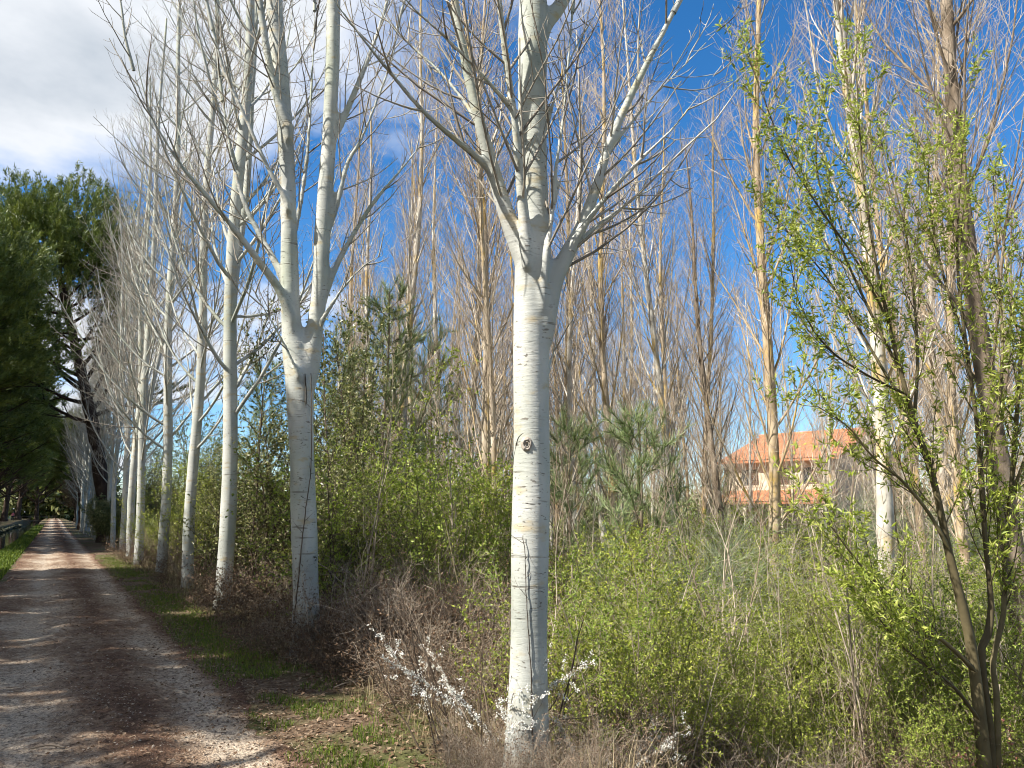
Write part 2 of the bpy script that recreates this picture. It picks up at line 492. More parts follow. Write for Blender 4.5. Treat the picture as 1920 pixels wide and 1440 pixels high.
M['shutter'] = m_simple('brown_shutter', [(.3, (.10, .06, .04)), (.7, (.17, .105, .07))], 8, .6)
M['brick'] = m_simple('old_stonework', [(.35, (.25, .14, .085)), (.5, (.46, .35, .24)), (.65, (.66, .57, .44))], 4, .9)
M['glass'] = m_simple('dark_glass', [(.3, (.02, .025, .03)), (.7, (.04, .045, .05))], 1, .08, 0, .5)
M['stone'] = m_simple('grey_stone', [(.3, (.16, .15, .13)), (.55, (.31, .29, .255)), (.75, (.46, .43, .38))], 6, .95, .02)
M['mossy'] = m_simple('mossy_stone', [(.3, (.04, .045, .025)), (.55, (.09, .09, .055)), (.75, (.17, .16, .12))], 5, .95, .02)
M['pebble'] = m_leaf('pebble', [(.15, .11, .08), (.25, .195, .145), (.44, .37, .29)], .9, 0.0, .15)
M['metal'] = m_simple('galvanised_metal', [(.3, (.34, .35, .36)), (.7, (.46, .47, .48))], 8, .45, 0, .5)
M['wood'] = m_simple('weathered_wood', [(.3, (.05, .04, .032)), (.7, (.11, .09, .07))], 8, .9)
M['mark'] = m_simple('dark_bark_scar', [(.3, (.045, .04, .034)), (.7, (.10, .088, .072))], 20, .95)
M['knot'] = m_simple('knot_wood', [(.3, (.20, .165, .135)), (.5, (.40, .345, .29)), (.7, (.56, .50, .42))], 16, .9, .01, .1, (2, 2, .6))

# ------------------------------------------------------------------ the setting: ground, path, canal
def axis_steps(lo, d0, d1, hi, step, grow):
    a = list(np.arange(d0, d1, step)); x, s = a[-1], step
    while x < hi: s *= grow; x += s; a.append(x)
    x, s = a[0], step; b = []
    while x > lo: s *= grow; x -= s; b.append(x)
    return np.array(b[::-1] + a)
xs = axis_steps(-400, -6.2, 6.5, 900, .13, 1.15)
ys = axis_steps(-60, 1.0, 14, 1500, .15, 1.06)
GX, GY = np.meshgrid(xs, ys)
nx, ny = len(xs), len(ys)
q = (np.arange(ny - 1)[:, None] * nx + np.arange(nx - 1)[None]).reshape(-1, 1)
gf = q + np.array([[0, 1, nx + 1, nx]])
mb = MB(); mb.add(np.stack([GX, GY, H(GX, GY)], -1), gf, np.zeros(len(gf)))
tag(mb.build('ground', M['ground']), kind='structure')

ysp = axis_steps(-12, 1.0, 16, 330, .13, 1.045)
un = np.linspace(0, 1, 40)
xl = -.95 + .10 * wav(ysp * 0, ysp, .8, 11) + .05 * wav(ysp * 0, ysp, 3, 12)
xr = 1.62 + .16 * wav(ysp * 0, ysp, .7, 13) + .10 * wav(ysp * 0, ysp, 2.7, 14) + .05 * wav(ysp * 0, ysp, 9, 16)
PX = xl[:, None] + (xr - xl)[:, None] * un[None]
PY = np.repeat(ysp[:, None], 40, 1)
PZ = H(PX, PY) + .006 + .008 * wav(PX, PY, 5, 15) * np.sin(un * math.pi)[None] + .02 * np.sin(un * math.pi)[None] ** .6
PZ[:, 0] = H(PX[:, 0], PY[:, 0]) - .01; PZ[:, -1] = H(PX[:, -1], PY[:, -1]) - .01
ny2 = len(ysp)
q = (np.arange(ny2 - 1)[:, None] * 40 + np.arange(39)[None]).reshape(-1, 1)
mb = MB(); mb.add(np.stack([PX, PY, PZ], -1), q + np.array([[0, 1, 41, 40]]), np.zeros((ny2 - 1) * 39))
tag(mb.build('path', M['path']), kind='structure')
def HP(x, y):                                    # surface height including the path's slight camber
    x = np.asarray(x, float); u = np.clip((x + .95) / 2.57, 0, 1)
    return H(x, y) + np.where((x > -.95) & (x < 1.62), .006 + .02 * np.sin(u * math.pi) ** .6, 0)

mb = MB()
wy = np.array([-60, 0, 20, 60, 150, 340.])
mb.add(np.stack([np.stack([np.full(6, -5.6), wy, np.full(6, -.5)], -1), np.stack([np.full(6, -1.7), wy, np.full(6, -.5)], -1)], 1),
       np.arange(5)[:, None] * 2 + np.array([[0, 1, 3, 2]]), np.zeros(5))
tag(mb.build('water', M['water']), kind='structure')

# rough stones that edge the far side of the canal
def rock_mesh(name, seed, mk_='mossy'):
    r = np.random.default_rng(seed)
    nu, nv = 9, 6
    a = np.arange(nu) / nu * 6.283; b = np.linspace(-1.45, 1.45, nv)
    d = np.stack([np.cos(b)[:, None] * np.cos(a), np.cos(b)[:, None] * np.sin(a), np.sin(b)[:, None] * np.ones(nu)], -1)
    rr = 1 + .22 * r.normal(size=(nv, nu))
    v = d * rr[..., None] * np.array([.5, .5, .36])
    m_ = MB(); i = np.arange(nv - 1)[:, None] * nu; j = np.arange(nu)[None]; j2 = (j + 1) % nu
    f = np.stack([i + j, i + j2, i + nu + j2, i + nu + j], -1).reshape(-1, 4)
    m_.add(v, f, np.zeros(len(f)), 0, False)
    return m_.mesh(name, M[mk_])
rocks = [rock_mesh('bank_stone', s) for s in (1, 2, 3)]
bank = tag(empty('canal_bank', (-5.25, 90, -.3)), kind='structure')
for k in range(46):
    y = 55 + k * 2.6 + rng.uniform(-.5, .5)
    o = link('bank_stone', rocks[k % 3], bank)
    o.location = (rng.uniform(-.25, .25), y - 90, rng.uniform(-.05, .15)); o.rotation_euler = (0, 0, rng.uniform(0, 6)); s = rng.uniform(.45, .85); o.scale = (s, s * 1.3, s * .7)

# ------------------------------------------------------------------ white poplars along the path
def fine_growth(mbt, P1, R1, near=1.0, n2=11, n3=6, len2=1.0, ang2=42, buds=True, t0=.12):
    """side branches and twigs with buds on the limbs P1"""
    L1 = np.linalg.norm(np.diff(P1, axis=1), axis=-1).sum(1)
    c2 = np.maximum(2, (n2 * L1 / 2.6).astype(int))
    P2, R2, i2, t2 = spawn(P1, R1, c2, t0, .98, lambda t, i: len2 * (.35 + .95 * (1 - t)) * np.clip(L1[i] / 2.6, .5, 1.5), (ang2, 9), 6, .5, .0028, .12, .06, .35, .011)
    L2 = np.linalg.norm(np.diff(P2, axis=1), axis=-1).sum(1)
    P3, R3, _, _ = spawn(P2, R2, np.maximum(2, (n3 * L2 / .7).astype(int)), .15, .98, lambda t, i: .26 * (.5 + .8 * (1 - t)), (46, 14), 5, .6, .0021, .16, .13, .55, .004, .0034 if buds else 0)
    P4, R4, _, _ = spawn(P1, R1, (n2 * .6 * L1 / 2.6).astype(int), .2, 1, lambda t, i: .3 + 0 * t, (50, 14), 5, .3, .0021, .16, .13, .55, .004, .0034 if buds else 0)
    tubes(mbt, P2, R2, 4); tubes(mbt, P3, R3, 3); tubes(mbt, P4, R4, 3)

def limb_px(stops, d, dd=0.0, n=14):
    """limb through photograph points (u, v, width px, extra depth) at distance d"""
    pts = []
    for q, (u, v, w, e) in enumerate(stops):
        p = at(u, v, d + e)
        dep = (d + e) * cp + (p[2] - EYE) * sp_
        pts.append((*p, w * dep / FPX / 2))
    c = crom(pts, n)
    return c[:, :3], np.maximum(c[:, 3], .0025)

def extend(P, Rr, L, n, up=.25):
    """carry a limb on above the frame, thinning and swinging upright"""
    d = nrm(P[-1] - P[-2]); out = [P[-1]]; s = L / n
    for k in range(n):
        d = nrm(d + np.array([0, 0, up]) + rng.normal(0, .05, 3)); out.append(out[-1] + d * s)
    r = np.linspace(Rr[-1], .006, n + 1)
    return np.vstack([P, out[1:]]), np.concatenate([Rr, r[1:]])

ROWX, ROWY0, ROWS = 2.65, 4.36, 4.87
def weld(mb, name, m, parent, voxel, it=10):
    """fuse overlapping stems into one skin and soften the crotches"""
    me = mb.mesh(name, m)
    o = bpy.data.objects.new(name, me); COL.objects.link(o)
    r = o.modifiers.new('r', 'REMESH'); r.mode = 'VOXEL'; r.voxel_size = voxel; r.use_smooth_shade = True
    sm = o.modifiers.new('s', 'SMOOTH'); sm.factor = .5; sm.iterations = it
    dg = bpy.context.evaluated_depsgraph_get()
    new = bpy.data.meshes.new_from_object(o.evaluated_get(dg))
    bpy.data.objects.remove(o); bpy.data.meshes.remove(me)
    new.name = name
    if not new.materials: new.materials.append(m)
    for q in new.polygons: q.use_smooth = True
    return link(name, new, parent)
def capped(mb, P, Rr, sides, **kw):
    """closed tube, for welding"""
    P = np.vstack([P[0] - (P[1] - P[0]) * .05, P, P[-1] + (P[-1] - P[-2]) * .05]); Rr = np.concatenate([[.0004], Rr, [.0004]])
    n0 = mb.n; tubes(mb, P, Rr, sides, **kw)
    n1 = mb.n
    mb.add(np.zeros((0, 3)), np.zeros((0, sides), int))
    mb.f[-1] = np.stack([n0 + np.arange(sides)[::-1], n1 - sides + np.arange(sides)]); mb.rn[-1] = np.zeros(2, np.float32); mb.mi[-1] = np.zeros(2, np.int32); mb.sm[-1] = np.ones(2, bool)
def hand_poplar(base, d, trunk, limbs, n2=11, n3=6):
    """a poplar whose stems are laid out one by one"""
    bx, by = base
    root = empty('white_poplar', (bx, by, float(H(bx, by)) - .05))
    off = np.array(root.location)
    mt, ml, mw = MB(), MB(), MB()
    for k, (st, ext) in enumerate(trunk):
        P, Rr = limb_px(st, d, n=60)
        m_ = len(P)
        if k == 0:                                               # foot of the trunk spreads
            z = P[:, 2] - P[0, 2]
            Rr = Rr * (1 + .16 * np.exp(-z / .2))
        capped(mt, P - off, Rr, 28, rough=.016, seed=k + 3)
        if ext:
            P, Rr = extend(P, Rr, ext, 14, .1)
            tubes(ml, P[m_ - 2:] - off, Rr[m_ - 2:], 16, rough=.02)
            A, B, _, _ = spawn(P[None] - off, Rr[None], 20 if k == 0 else 14, .81, .98, lambda t, i: 2.6 * (1.15 - t) + .7, (36, 6), 10, .38, .01, .10, .04, .2, .035)
            tubes(ml, A, B, 6, rough=.03); fine_growth(mw, A, B, 1, n2 * .6, n3 * .7)
    for (st, ext) in limbs:
        P, Rr = limb_px(st, d, n=22)
        big = Rr[3] > d * .0021
        m_ = len(P)
        if big:
            d0 = nrm(P[0] - P[1]); Q = P[0] + np.array([0, 0, -1]) * Rr[0] * 2.2 + d0 * Rr[0] * .6     # rooted deep in the stem
            capped(mt, np.vstack([Q, P]) - off, np.concatenate([[Rr[0] * .75], Rr * (1 + .12 * np.exp(-np.arange(m_) / 2.))]), 16, rough=.025, seed=int(st[0][0]))
            if ext: P, Rr = extend(P, Rr, ext, 8, .14); tubes(ml, P[m_ - 2:] - off, Rr[m_ - 2:], 10)
        else:
            Rr[0] *= .15; Rr[2] *= 1.12
            if ext: P, Rr = extend(P, Rr, ext, 8, .14)
            tubes(ml, P - off, Rr, 8, rough=.03, seed=int(st[0][0]))
        fine_growth(mw, P[None] - off, Rr[None], 1, n2, n3, .85 if big else .6, 33)
    weld(mt, 'trunk', M['white'], root, d * .0031); ml.build('branches', M['white'], root); mw.build('twigs', M['white_twig'], root)
    return root

t1_trunk = [([(986, 1475, 92, 0), (988, 1400, 80, 0), (991, 1250, 73, 0), (994, 1050, 71, 0), (996, 900, 69, 0), (996, 720, 68, 0), (998, 560, 67, 0), (1000, 480, 68, 0), (1000, 400, 60, .03), (999, 300, 55, .05), (998, 160, 53, .08), (999, 40, 55, .1), (1000, -60, 44, .12)], 6.5),
            ([(1004, 90, 40, .12), (1020, 45, 36, .15), (1050, 10, 27, .2), (1085, -60, 24, .3)], 5.0)]
t1_limbs = [([(992, 500, 44, -.02), (965, 440, 36, -.04), (946, 390, 30, -.07), (925, 320, 27, -.1), (905, 250, 24, -.15), (880, 150, 20, -.2), (862, 60, 19, -.25), (846, -40, 17, -.3)], 3.5),
            ([(988, 470, 26, -.13), (982, 405, 22, -.15), (974, 320, 19, -.2), (964, 220, 16, -.26), (950, 120, 15, -.32), (938, 20, 13, -.4), (930, -60, 12, -.45)], 3.0),
            ([(1022, 590, 42, -.02), (1040, 525, 36, -.02), (1062, 480, 31, -.02), (1090, 425, 24, .0), (1120, 345, 21, .02), (1142, 270, 19, .05), (1180, 185, 16, .08), (1225, 95, 13, .12), (1285, -20, 11, .2)], 2.5),
            ([(1060, 480, 16, -.03), (1105, 410, 13, -.1), (1150, 355, 12, -.18), (1205, 295, 10, -.25), (1262, 240, 8, -.32), (1320, 165, 6, -.4), (1370, 100, 5, -.5), (1420, 30, 4, -.55)], 0),
            ([(1062, 488, 13, .05), (1100, 440, 11, .15), (1150, 400, 9, .22), (1210, 360, 7, .32), (1270, 330, 5.5, .4), (1330, 285, 4, .5), (1372, 240, 3, .6)], 0),
            ([(1138, 285, 10, .05), (1180, 235, 8, .1), (1230, 175, 7, .2), (1300, 105, 6, .3), (1370, 30, 5, .4), (1430, -40, 4, .5)], 0),
            ([(1018, 560, 17, -.1), (1024, 490, 13, -.12), (1034, 410, 11, -.12), (1042, 320, 10, -.1), (1056, 220, 8.5, -.06), (1066, 110, 7.5, 0), (1076, -10, 7, .05)], 1.5),
            ([(1034, 410, 7, -.12), (1062, 300, 6, -.05), (1098, 190, 5, .05), (1140, 80, 4.5, .15), (1165, 0, 4, .2)], 0),
            ([(916, 315, 16, -.1), (880, 283, 14, -.2), (840, 250, 13, -.3), (790, 205, 11.5, -.45), (735, 140, 10.5, -.6), (690, 85, 9, -.75), (640, 20, 8, -.9), (600, -40, 7, -1.)], 0),
            ([(968, 215, 12, -.2), (930, 170, 11, -.35), (880, 115, 10, -.5), (830, 65, 9, -.65), (780, 20, 8, -.8), (745, -20, 7, -.9)], 0),
            ([(905, 250, 11, .0), (870, 190, 10, .15), (820, 130, 8.5, .3), (770, 85, 7.5, .45), (720, 30, 6, .6), (690, -20, 5, .7)], 0),
            ([(972, 300, 8, -.25), (930, 230, 7, -.35), (885, 150, 6, -.5), (840, 80, 5, -.6), (815, -10, 4, -.7)], 0),
            ([(1028, 700, 7, .05), (1046, 620, 6, .1), (1058, 540, 5, .16), (1066, 450, 4, .2), (1074, 380, 3, .25)], 0),
            ([(1022, 250, 9, .06), (1048, 160, 8, .1), (1085, 80, 6.5, .2), (1120, 20, 5.5, .3), (1150, -40, 5, .35)], 0)]
T1B = (ROWX + .02, ROWY0)
T1 = hand_poplar(T1B, 5.11, t1_trunk, t1_limbs, 9, 5.5)
tag(T1, 'nearest and largest white poplar, smooth trunk with an oval knot', 'tree', 'white poplars beside the path')

t2_trunk = [([(574, 1240, 58, 0), (574, 1150, 51, 0), (572, 1040, 48, 0), (568, 930, 47, 0), (565, 820, 46, 0), (562, 730, 51, 0), (553, 660, 48, 0), (546, 600, 37, 0), (543, 500, 33, .0), (541, 400, 31, .0), (537, 280, 29, 0), (527, 150, 30, 0), (516, 30, 31, 0), (512, -60, 30, 0)], 8),
            ([(566, 760, 34, .02), (580, 690, 38, .03), (590, 620, 32, .05), (600, 530, 30, .08), (605, 430, 31, .1), (613, 320, 29, .1), (620, 200, 27, .1), (624, 90, 27, .1), (626, -60, 26, .1)], 8)]
t2_limbs = [([(548, 600, 22, -.1), (525, 545, 18, -.2), (485, 490, 16, -.35), (440, 430, 14, -.5), (390, 370, 12, -.7), (340, 310, 10, -.9), (295, 240, 8, -1.1), (262, 170, 7, -1.3), (245, 110, 6, -1.4)], 1),
            ([(545, 560, 17, .1), (520, 500, 15, .1), (490, 445, 13, .1), (462, 390, 12, .1), (440, 320, 10, .1), (425, 240, 8, .1), (415, 170, 7, .1)], 1),
            ([(541, 240, 20, -.1), (522, 190, 18, -.15), (505, 120, 16, -.2), (492, 40, 15, -.25), (480, -40, 14, -.3)], 4),
            ([(606, 560, 16, .15), (630, 500, 13, .2), (662, 440, 11, .25), (700, 380, 10, .3), (742, 330, 8, .4), (790, 270, 6, .5), (815, 225, 5, .6)], 0),
            ([(608, 445, 15, .1), (632, 385, 12, .1), (650, 310, 11, .1), (680, 255, 9, .1), (710, 180, 8, .1), (735, 110, 7, .1), (748, 40, 6, .1)], 1),
            ([(618, 270, 16, .1), (640, 230, 15, .15), (664, 175, 13, .2), (690, 110, 11, .25), (715, 40, 9, .3), (735, -30, 8, .3)], 2),
            ([(604, 600, 12, -.1), (640, 545, 9, -.2), (680, 500, 7, -.3), (730, 470, 5, -.4), (780, 430, 4, -.5)], 0),
            ([(560, 700, 9, -.2), (530, 640, 8, -.3), (490, 570, 7, -.45), (450, 500, 6, -.6), (410, 450, 5, -.7)], 0),
            ([(543, 470, 14, .1), (560, 400, 11, .2), (575, 300, 10, .3), (582, 200, 8, .4), (588, 90, 7, .45), (590, 0, 6, .5)], 1),
            ([(540, 380, 13, -.15), (500, 310, 11, -.25), (460, 220, 10, -.35), (420, 130, 9, -.45), (395, 40, 8, -.5)], 1)]
T2B = (2.68, 9.32)
T2 = hand_poplar(T2B, 9.39, t2_trunk, t2_limbs, 9, 5.5)
tag(T2, 'second white poplar from the camera, trunk forking into two pale stems', 'tree', 'white poplars beside the path')

def row_poplar(seed, fork, lean, h=19.0, nb=42):
    """freely grown white poplar: trunk, rising limbs, twigs"""
    global rng
    keep = rng; rng = np.random.default_rng(seed)
    root = empty('white_poplar')
    mt, ml, mw = MB(), MB(), MB()
    z = np.linspace(0, h, 60)
    wob = np.stack([.05 * np.sin(z * .8 + seed) + lean[0] * (z / h) ** 1.5, .05 * np.cos(z * .7 + seed * 2) + lean[1] * (z / h) ** 1.5], -1)
    P = np.concatenate([wob, z[:, None]], 1)
    Rr = .128 * (1 - .9 * (z / h)) ** .8 * (1 + .15 * np.exp(-z / .25)) + .008
    tubes(mt, P, Rr, 20, rough=.02, seed=seed)
    S = [(P, Rr)]
    for (z0, az, sp) in fork:                                   # co-dominant stems
        i = int(z0 / h * 59); a = R(az); d = nrm(np.array([math.cos(a) * sp, math.sin(a) * sp, 1.]))
        pts = [P[i]]; n = 30
        for k in range(n):
            pts.append(pts[-1] + d * (h - z0) * .92 / n); d = nrm(d * np.array([.955, .955, 1]) + rng.normal(0, .02, 3))
        pts = np.array(pts); r2 = np.linspace(Rr[i] * .72, .01, n + 1); r2[0] *= 1.2
        tubes(mt, pts, r2, 14, rough=.02, seed=seed + 5)
        S.append((pts, r2))
    for k, (p, r) in enumerate(S):
        lo = .16 if k == 0 else .06
        A, B, _, _ = spawn(p[None], r[None], nb if k == 0 else nb // 3, lo, .97, lambda t, i: 3.9 * (1 - t) ** .7 + .8, (47, 8), 12, .36, .010, .13, .05, .16, .036)
        tubes(ml, A, B, 6, rough=.03); fine_growth(mw, A, B, 1, 10.5, 5, 1.0, 36, False)
    mt.build('trunk', M['white'], root); ml.build('branches', M['white'], root); mw.build('twigs', M['white_twig'], root)
    rng = keep
    return root
protos = [row_poplar(31, [(4.2, 150, .2)], (.1, .1)), row_poplar(32, [], (-.1, .1)), row_poplar(33, [(5.0, 20, .18), (6.5, 220, .2)], (.1, -.1)), row_poplar(34, [(3.9, 250, .16)], (-.1, .0))]
ORD = ['', '', 'third', 'fourth', 'fifth', 'sixth', 'seventh', 'eighth', 'ninth', 'tenth', 'eleventh', 'twelfth', 'thirteenth', 'fourteenth', 'fifteenth', 'sixteenth', 'seventeenth', 'eighteenth', 'nineteenth', 'twentieth']
ROWNOTE = {2: 'with crossing vine stems on its trunk', 3: 'with a slender clean trunk', 4: 'with a dark-footed trunk', 5: 'its trunk lit bright white by the sun'}
first = {}
rowdx = {2: -.05, 3: .1, 4: .1, 5: -.15, 6: .05, 7: .12}
kk = 2
for k in range(2, 22):
    Y = ROWY0 + ROWS * k + rng.uniform(-.25, .25)
    if k in (10, 19): continue                                   # pines stand in these two places
    pi = [0, 1, 2, 3][(k * 3 + k // 4) % 4] if k not in (2,) else 0
    X = ROWX + rowdx.get(k, rng.uniform(-.15, .15))
    if pi not in first: o = protos[pi]; first[pi] = 1
    else: o = copy_tree(protos[pi])
    o.location = (X, Y, float(H(X, Y)) - .05); tl = Matrix.Rotation(R(rng.uniform(1.2, 2.4)), 3, Vector((-FW[0], -FW[1], 0))) @ Matrix.Rotation([2.2, .4, 5.1, 3.3, 1.2, 4.4, .9][k % 7], 3, 'Z'); o.rotation_euler = tl.to_euler(); s = rng.uniform(.9, 1.08); o.scale = (s, s, s)
    note = ROWNOTE.get(k, 'in the receding row')
    tag(o, f'{ORD[kk]} white poplar from the camera, {note}', 'tree', 'white poplars beside the path')
    kk += 1

# the oval knot, the scars and the climbing stems on the two near trunks
def on_trunk(u, v, d, r_in):
    p = at(u, v, d); dirv = p - np.array([0, 0, EYE]); dirv /= np.linalg.norm(dirv)
    return p - dirv * r_in
kp = on_trunk(988, 833, 5.11, .116)
fwd3 = nrm(np.array([0, 0, EYE]) - kp); side3 = nrm(np.cross(np.array([0, 0, 1.]), fwd3)); up3 = np.cross(fwd3, side3)
mk = MB()
nr, na = 15, 26
rr_ = np.linspace(0, 1, nr); aa = np.arange(na) / na * 6.283
hgt = np.interp(rr_, [0, .16, .3, .42, .55, .72, .86, 1], [-.004, .0, .019, .012, .021, .017, .006, -.014])
vv = kp + (rr_[:, None] * np.cos(aa) * .040 * (1 + .06 * np.sin(3 * aa)))[..., None] * side3 + (rr_[:, None] * np.sin(aa) * .058 * (1 + .08 * np.cos(2 * aa)))[..., None] * up3 \
     + (hgt[:, None] * (1 + .25 * np.sin(5 * aa + 1) * rr_[:, None]))[..., None] * fwd3
i = np.arange(nr - 1)[:, None] * na; j = np.arange(na)[None]; j2 = (j + 1) % na
mk.add(vv - np.array(T1.location), np.stack([i + j, i + j2, i + na + j2, i + na + j], -1).reshape(-1, 4))
mk.build('knot', M['knot'], T1)
def scar(root, d, r, pts, w, u0):
    """a dark scar or carved stroke lying on the bark, points in photograph pixels; u0 and r: trunk centre column and radius"""
    P = []
    for (u, v) in pts:
        p = at(u, v, d); off = (u - u0) / FPX * d
        rin = math.sqrt(max(r * r - off * off, 0)) if abs(off) < r else 0
        dirv = p - np.array([0, 0, EYE]); dirv /= np.linalg.norm(dirv)
        P.append((p - dirv * rin)); 
    P = crom(P, max(4, len(P) * 3)) - np.array(root.location)
    m_ = MB(); rad = np.full(len(P), w); rad[0] *= .4; rad[-1] *= .4
    tubes(m_, P, rad, 5, rough=.1); m_.build('bark_scar', M['mark'], root)
for pts, w in [([(966, 842), (972, 820), (985, 811), (1000, 812)], .0022), ([(1003, 822), (1010, 840), (1014, 860), (1024, 895)], .003), ([(966, 842), (963, 870), (973, 928)], .0016),
               ([(985, 943), (1000, 946), (1012, 944)], .004), ([(994, 1073), (1010, 1076), (1024, 1073)], .0028), ([(1002, 1110), (1012, 1108), (1020, 1111)], .0022),
               ([(1008, 560), (1004, 590), (1012, 602), (1022, 590)], .004), ([(1018, 548), (1016, 575), (1019, 600)], .003), ([(985, 685), (1000, 678), (1012, 690)], .003), ([(966, 655), (985, 662), (1015, 655)], .002)]:
    scar(T1, 5.11, .1185, pts, w, 996)
# old carved letter-like strokes on the second trunk
for pts, w in [([(553, 1031), (553, 1040), (557, 1041), (557, 1032)], .0035), ([(560, 1031), (560, 1041)], .003), ([(553, 1055), (556, 1061), (559, 1056)], .003),
               ([(553, 1072), (560, 1072)], .003), ([(556, 1072), (556, 1084)], .003), ([(553, 1088), (560, 1098)], .0035), ([(560, 1088), (553, 1099)], .003), ([(552, 1016), (555, 1020)], .003),
               ([(587, 1044), (594, 1046), (590, 1052)], .006), ([(544, 895), (550, 900), (556, 915), (562, 928), (570, 934)], .005), ([(555, 953), (560, 948), (570, 950), (573, 955)], .003),
               ([(546, 963), (558, 963)], .004), ([(580, 858), (587, 864)], .004), ([(572, 700), (574, 740), (573, 760)], .01)]:
    scar(T2, 9.39, .157, pts, w, 570)
def vine(name_label, d, r, pts, w, u0, cat='vine'):
    P = []
    for (u, v) in pts:
        p = at(u, v, d); off = (u - u0) / FPX * d
        rin = math.sqrt(max(r * r - off * off, 0)) if abs(off) < r else 0
        dirv = p - np.array([0, 0, EYE]); dirv /= np.linalg.norm(dirv)
        P.append(p - dirv * (rin + w * 1.2))
    P = crom(P, len(P) * 5); P += rng.normal(0, .0018, P.shape)
    root = empty('climbing_vine', P[0])
    m_ = MB(); tubes(m_, P - P[0], np.linspace(w, w * .55, len(P)), 6, rough=.08); m_.build('stem', M['dark_twig'], root)
    m2 = MB(); A, B, _, _ = spawn(P[None] - P[0], np.full((1, len(P)), w), 9, .1, .95, lambda t, i: .08 + .2 * rng.random(len(t)), (55, 15), 5, .5, .0012, .1, .15)
    tubes(m2, A, B, 3); tag(m2.build('side_shoots', M['dark_twig'], root), kind='stuff')
    tag(root, name_label, cat)
vine('thin dark vine stem climbing the front of the nearest white poplar', 5.11, .128, [(1000, 1440), (999, 1380), (997, 1300), (993, 1220), (989, 1150), (986, 1090), (984, 1040), (981, 1005)], .0045, 992)
vine('thick dark vine slanting up the trunk of the forked second poplar', 9.39, .163, [(548, 1215), (551, 1170), (556, 1120), (562, 1060), (568, 1000), (574, 950), (580, 905), (583, 880), (584, 760), (583, 700)], .009, 570)

# ------------------------------------------------------------------ pines
def pine(seed, h, r_trunk, crown_z, cr, ch, lean, tufts=1500, name='stone_pine', low=0):
    """old umbrella pine: dark trunk, forking limbs and a dome of needle tufts"""
    global rng
    keep = rng; rng = np.random.default_rng(seed)
    root = empty(name)
    mt, ml, mn = MB(), MB(), MB()
    n = 40; t = np.linspace(0, 1, n); top = crown_z + ch * .3
    P = np.stack([lean[0] * t ** 1.3, lean[1] * t ** 1.3, t * top], -1) + .12 * np.stack([np.sin(5 * t + seed), np.cos(4 * t), 0 * t], -1) * t[:, None]
    Rr = r_trunk * (1 - .62 * t) * (1 + .35 * np.exp(-t * top / .5))
    tubes(mt, P, Rr, 16, rough=.05, seed=seed)
    A, B, _, _ = spawn(P[None], Rr[None], 26 + low, .45 if not low else .3, .99, lambda t, i: cr * (.75 + .4 * (1 - t)), (62, 12), 9, .42, .03, .09, .07, .2, .16)
    A2, B2, _, _ = spawn(A, B, 7, .3, 1, lambda t, i: cr * .38 + 0 * t, (42, 12), 6, .5, .015, .12, .1, .3)
    tubes(ml, A, B, 6); tubes(ml, A2, B2, 4)
    c = P[-1] + np.array([0, 0, 0])
    u = rng.normal(size=(tufts, 3)); u = nrm(u); u[:, 2] = np.where(u[:, 2] < -.35, -u[:, 2] * .6, u[:, 2])
    lump = 1 + .17 * np.sin(3.1 * u[:, 0] * 2 + seed) * np.cos(2.7 * u[:, 1] * 2) + .1 * np.sin(7 * u[:, 2] + 5 * u[:, 0])
    rad = rng.uniform(.62, 1.0, tufts) ** .7 * lump
    C = c + u * rad[:, None] * np.array([cr, cr, ch])
    E, _ = along(A2, 6, .35, 1.0)
    E = E[(E[:, 2] > crown_z * .55)]
    C = np.vstack([C, E]); 
    out = nrm(np.vstack([u, nrm(E - c)]) * .7 + np.array([0, 0, .75]))
    tr = rng.random(len(C))
    per = 30
    ax = nrm(out[:, None, :] * .9 + rng.normal(0, .55, (len(C), per, 3)))
    pos = C[:, None, :] + out[:, None, :] * rng.uniform(-.25, .4, (len(C), per, 1)) + rng.normal(0, .05, (len(C), per, 3))
    ax = ax.reshape(-1, 3); pos = pos.reshape(-1, 3)
    Ln = rng.uniform(.16, .30, len(pos))[:, None]
    sd = nrm(np.cross(ax, rng.normal(size=ax.shape))) * .026
    v = np.stack([pos - sd, pos + sd, pos + ax * Ln], 1)
    mn.add(v.reshape(-1, 3), (np.arange(len(pos)) * 3)[:, None] + np.array([[0, 1, 2]]), np.clip(np.repeat(tr, per) * .7 + rng.random(len(pos)) * .3, 0, 1), 0, False)
    mt.build('trunk', M['pine_bark'], root); ml.build('branches', M['pine_bark'], root); mn.build('needles', M['needle'], root)
    rng = keep
    return root
pa = pine(51, 20, .46, 13.6, 4.6, 5.6, (-3.6, -1.2), 3200)
pa.location = (ROWX + .15, 51.5, -.05)
tag(pa, 'tall stone pine with a leaning dark trunk standing among the white poplars', 'pine tree')
pb = pine(52, 15, .34, 10.2, 4.9, 4.0, (.9, .2), 3000, low=10)
pd = pine(54, 15, .36, 7.6, 5.6, 6.6, (.7, .4), 3600, low=12)                 # boughs hanging low
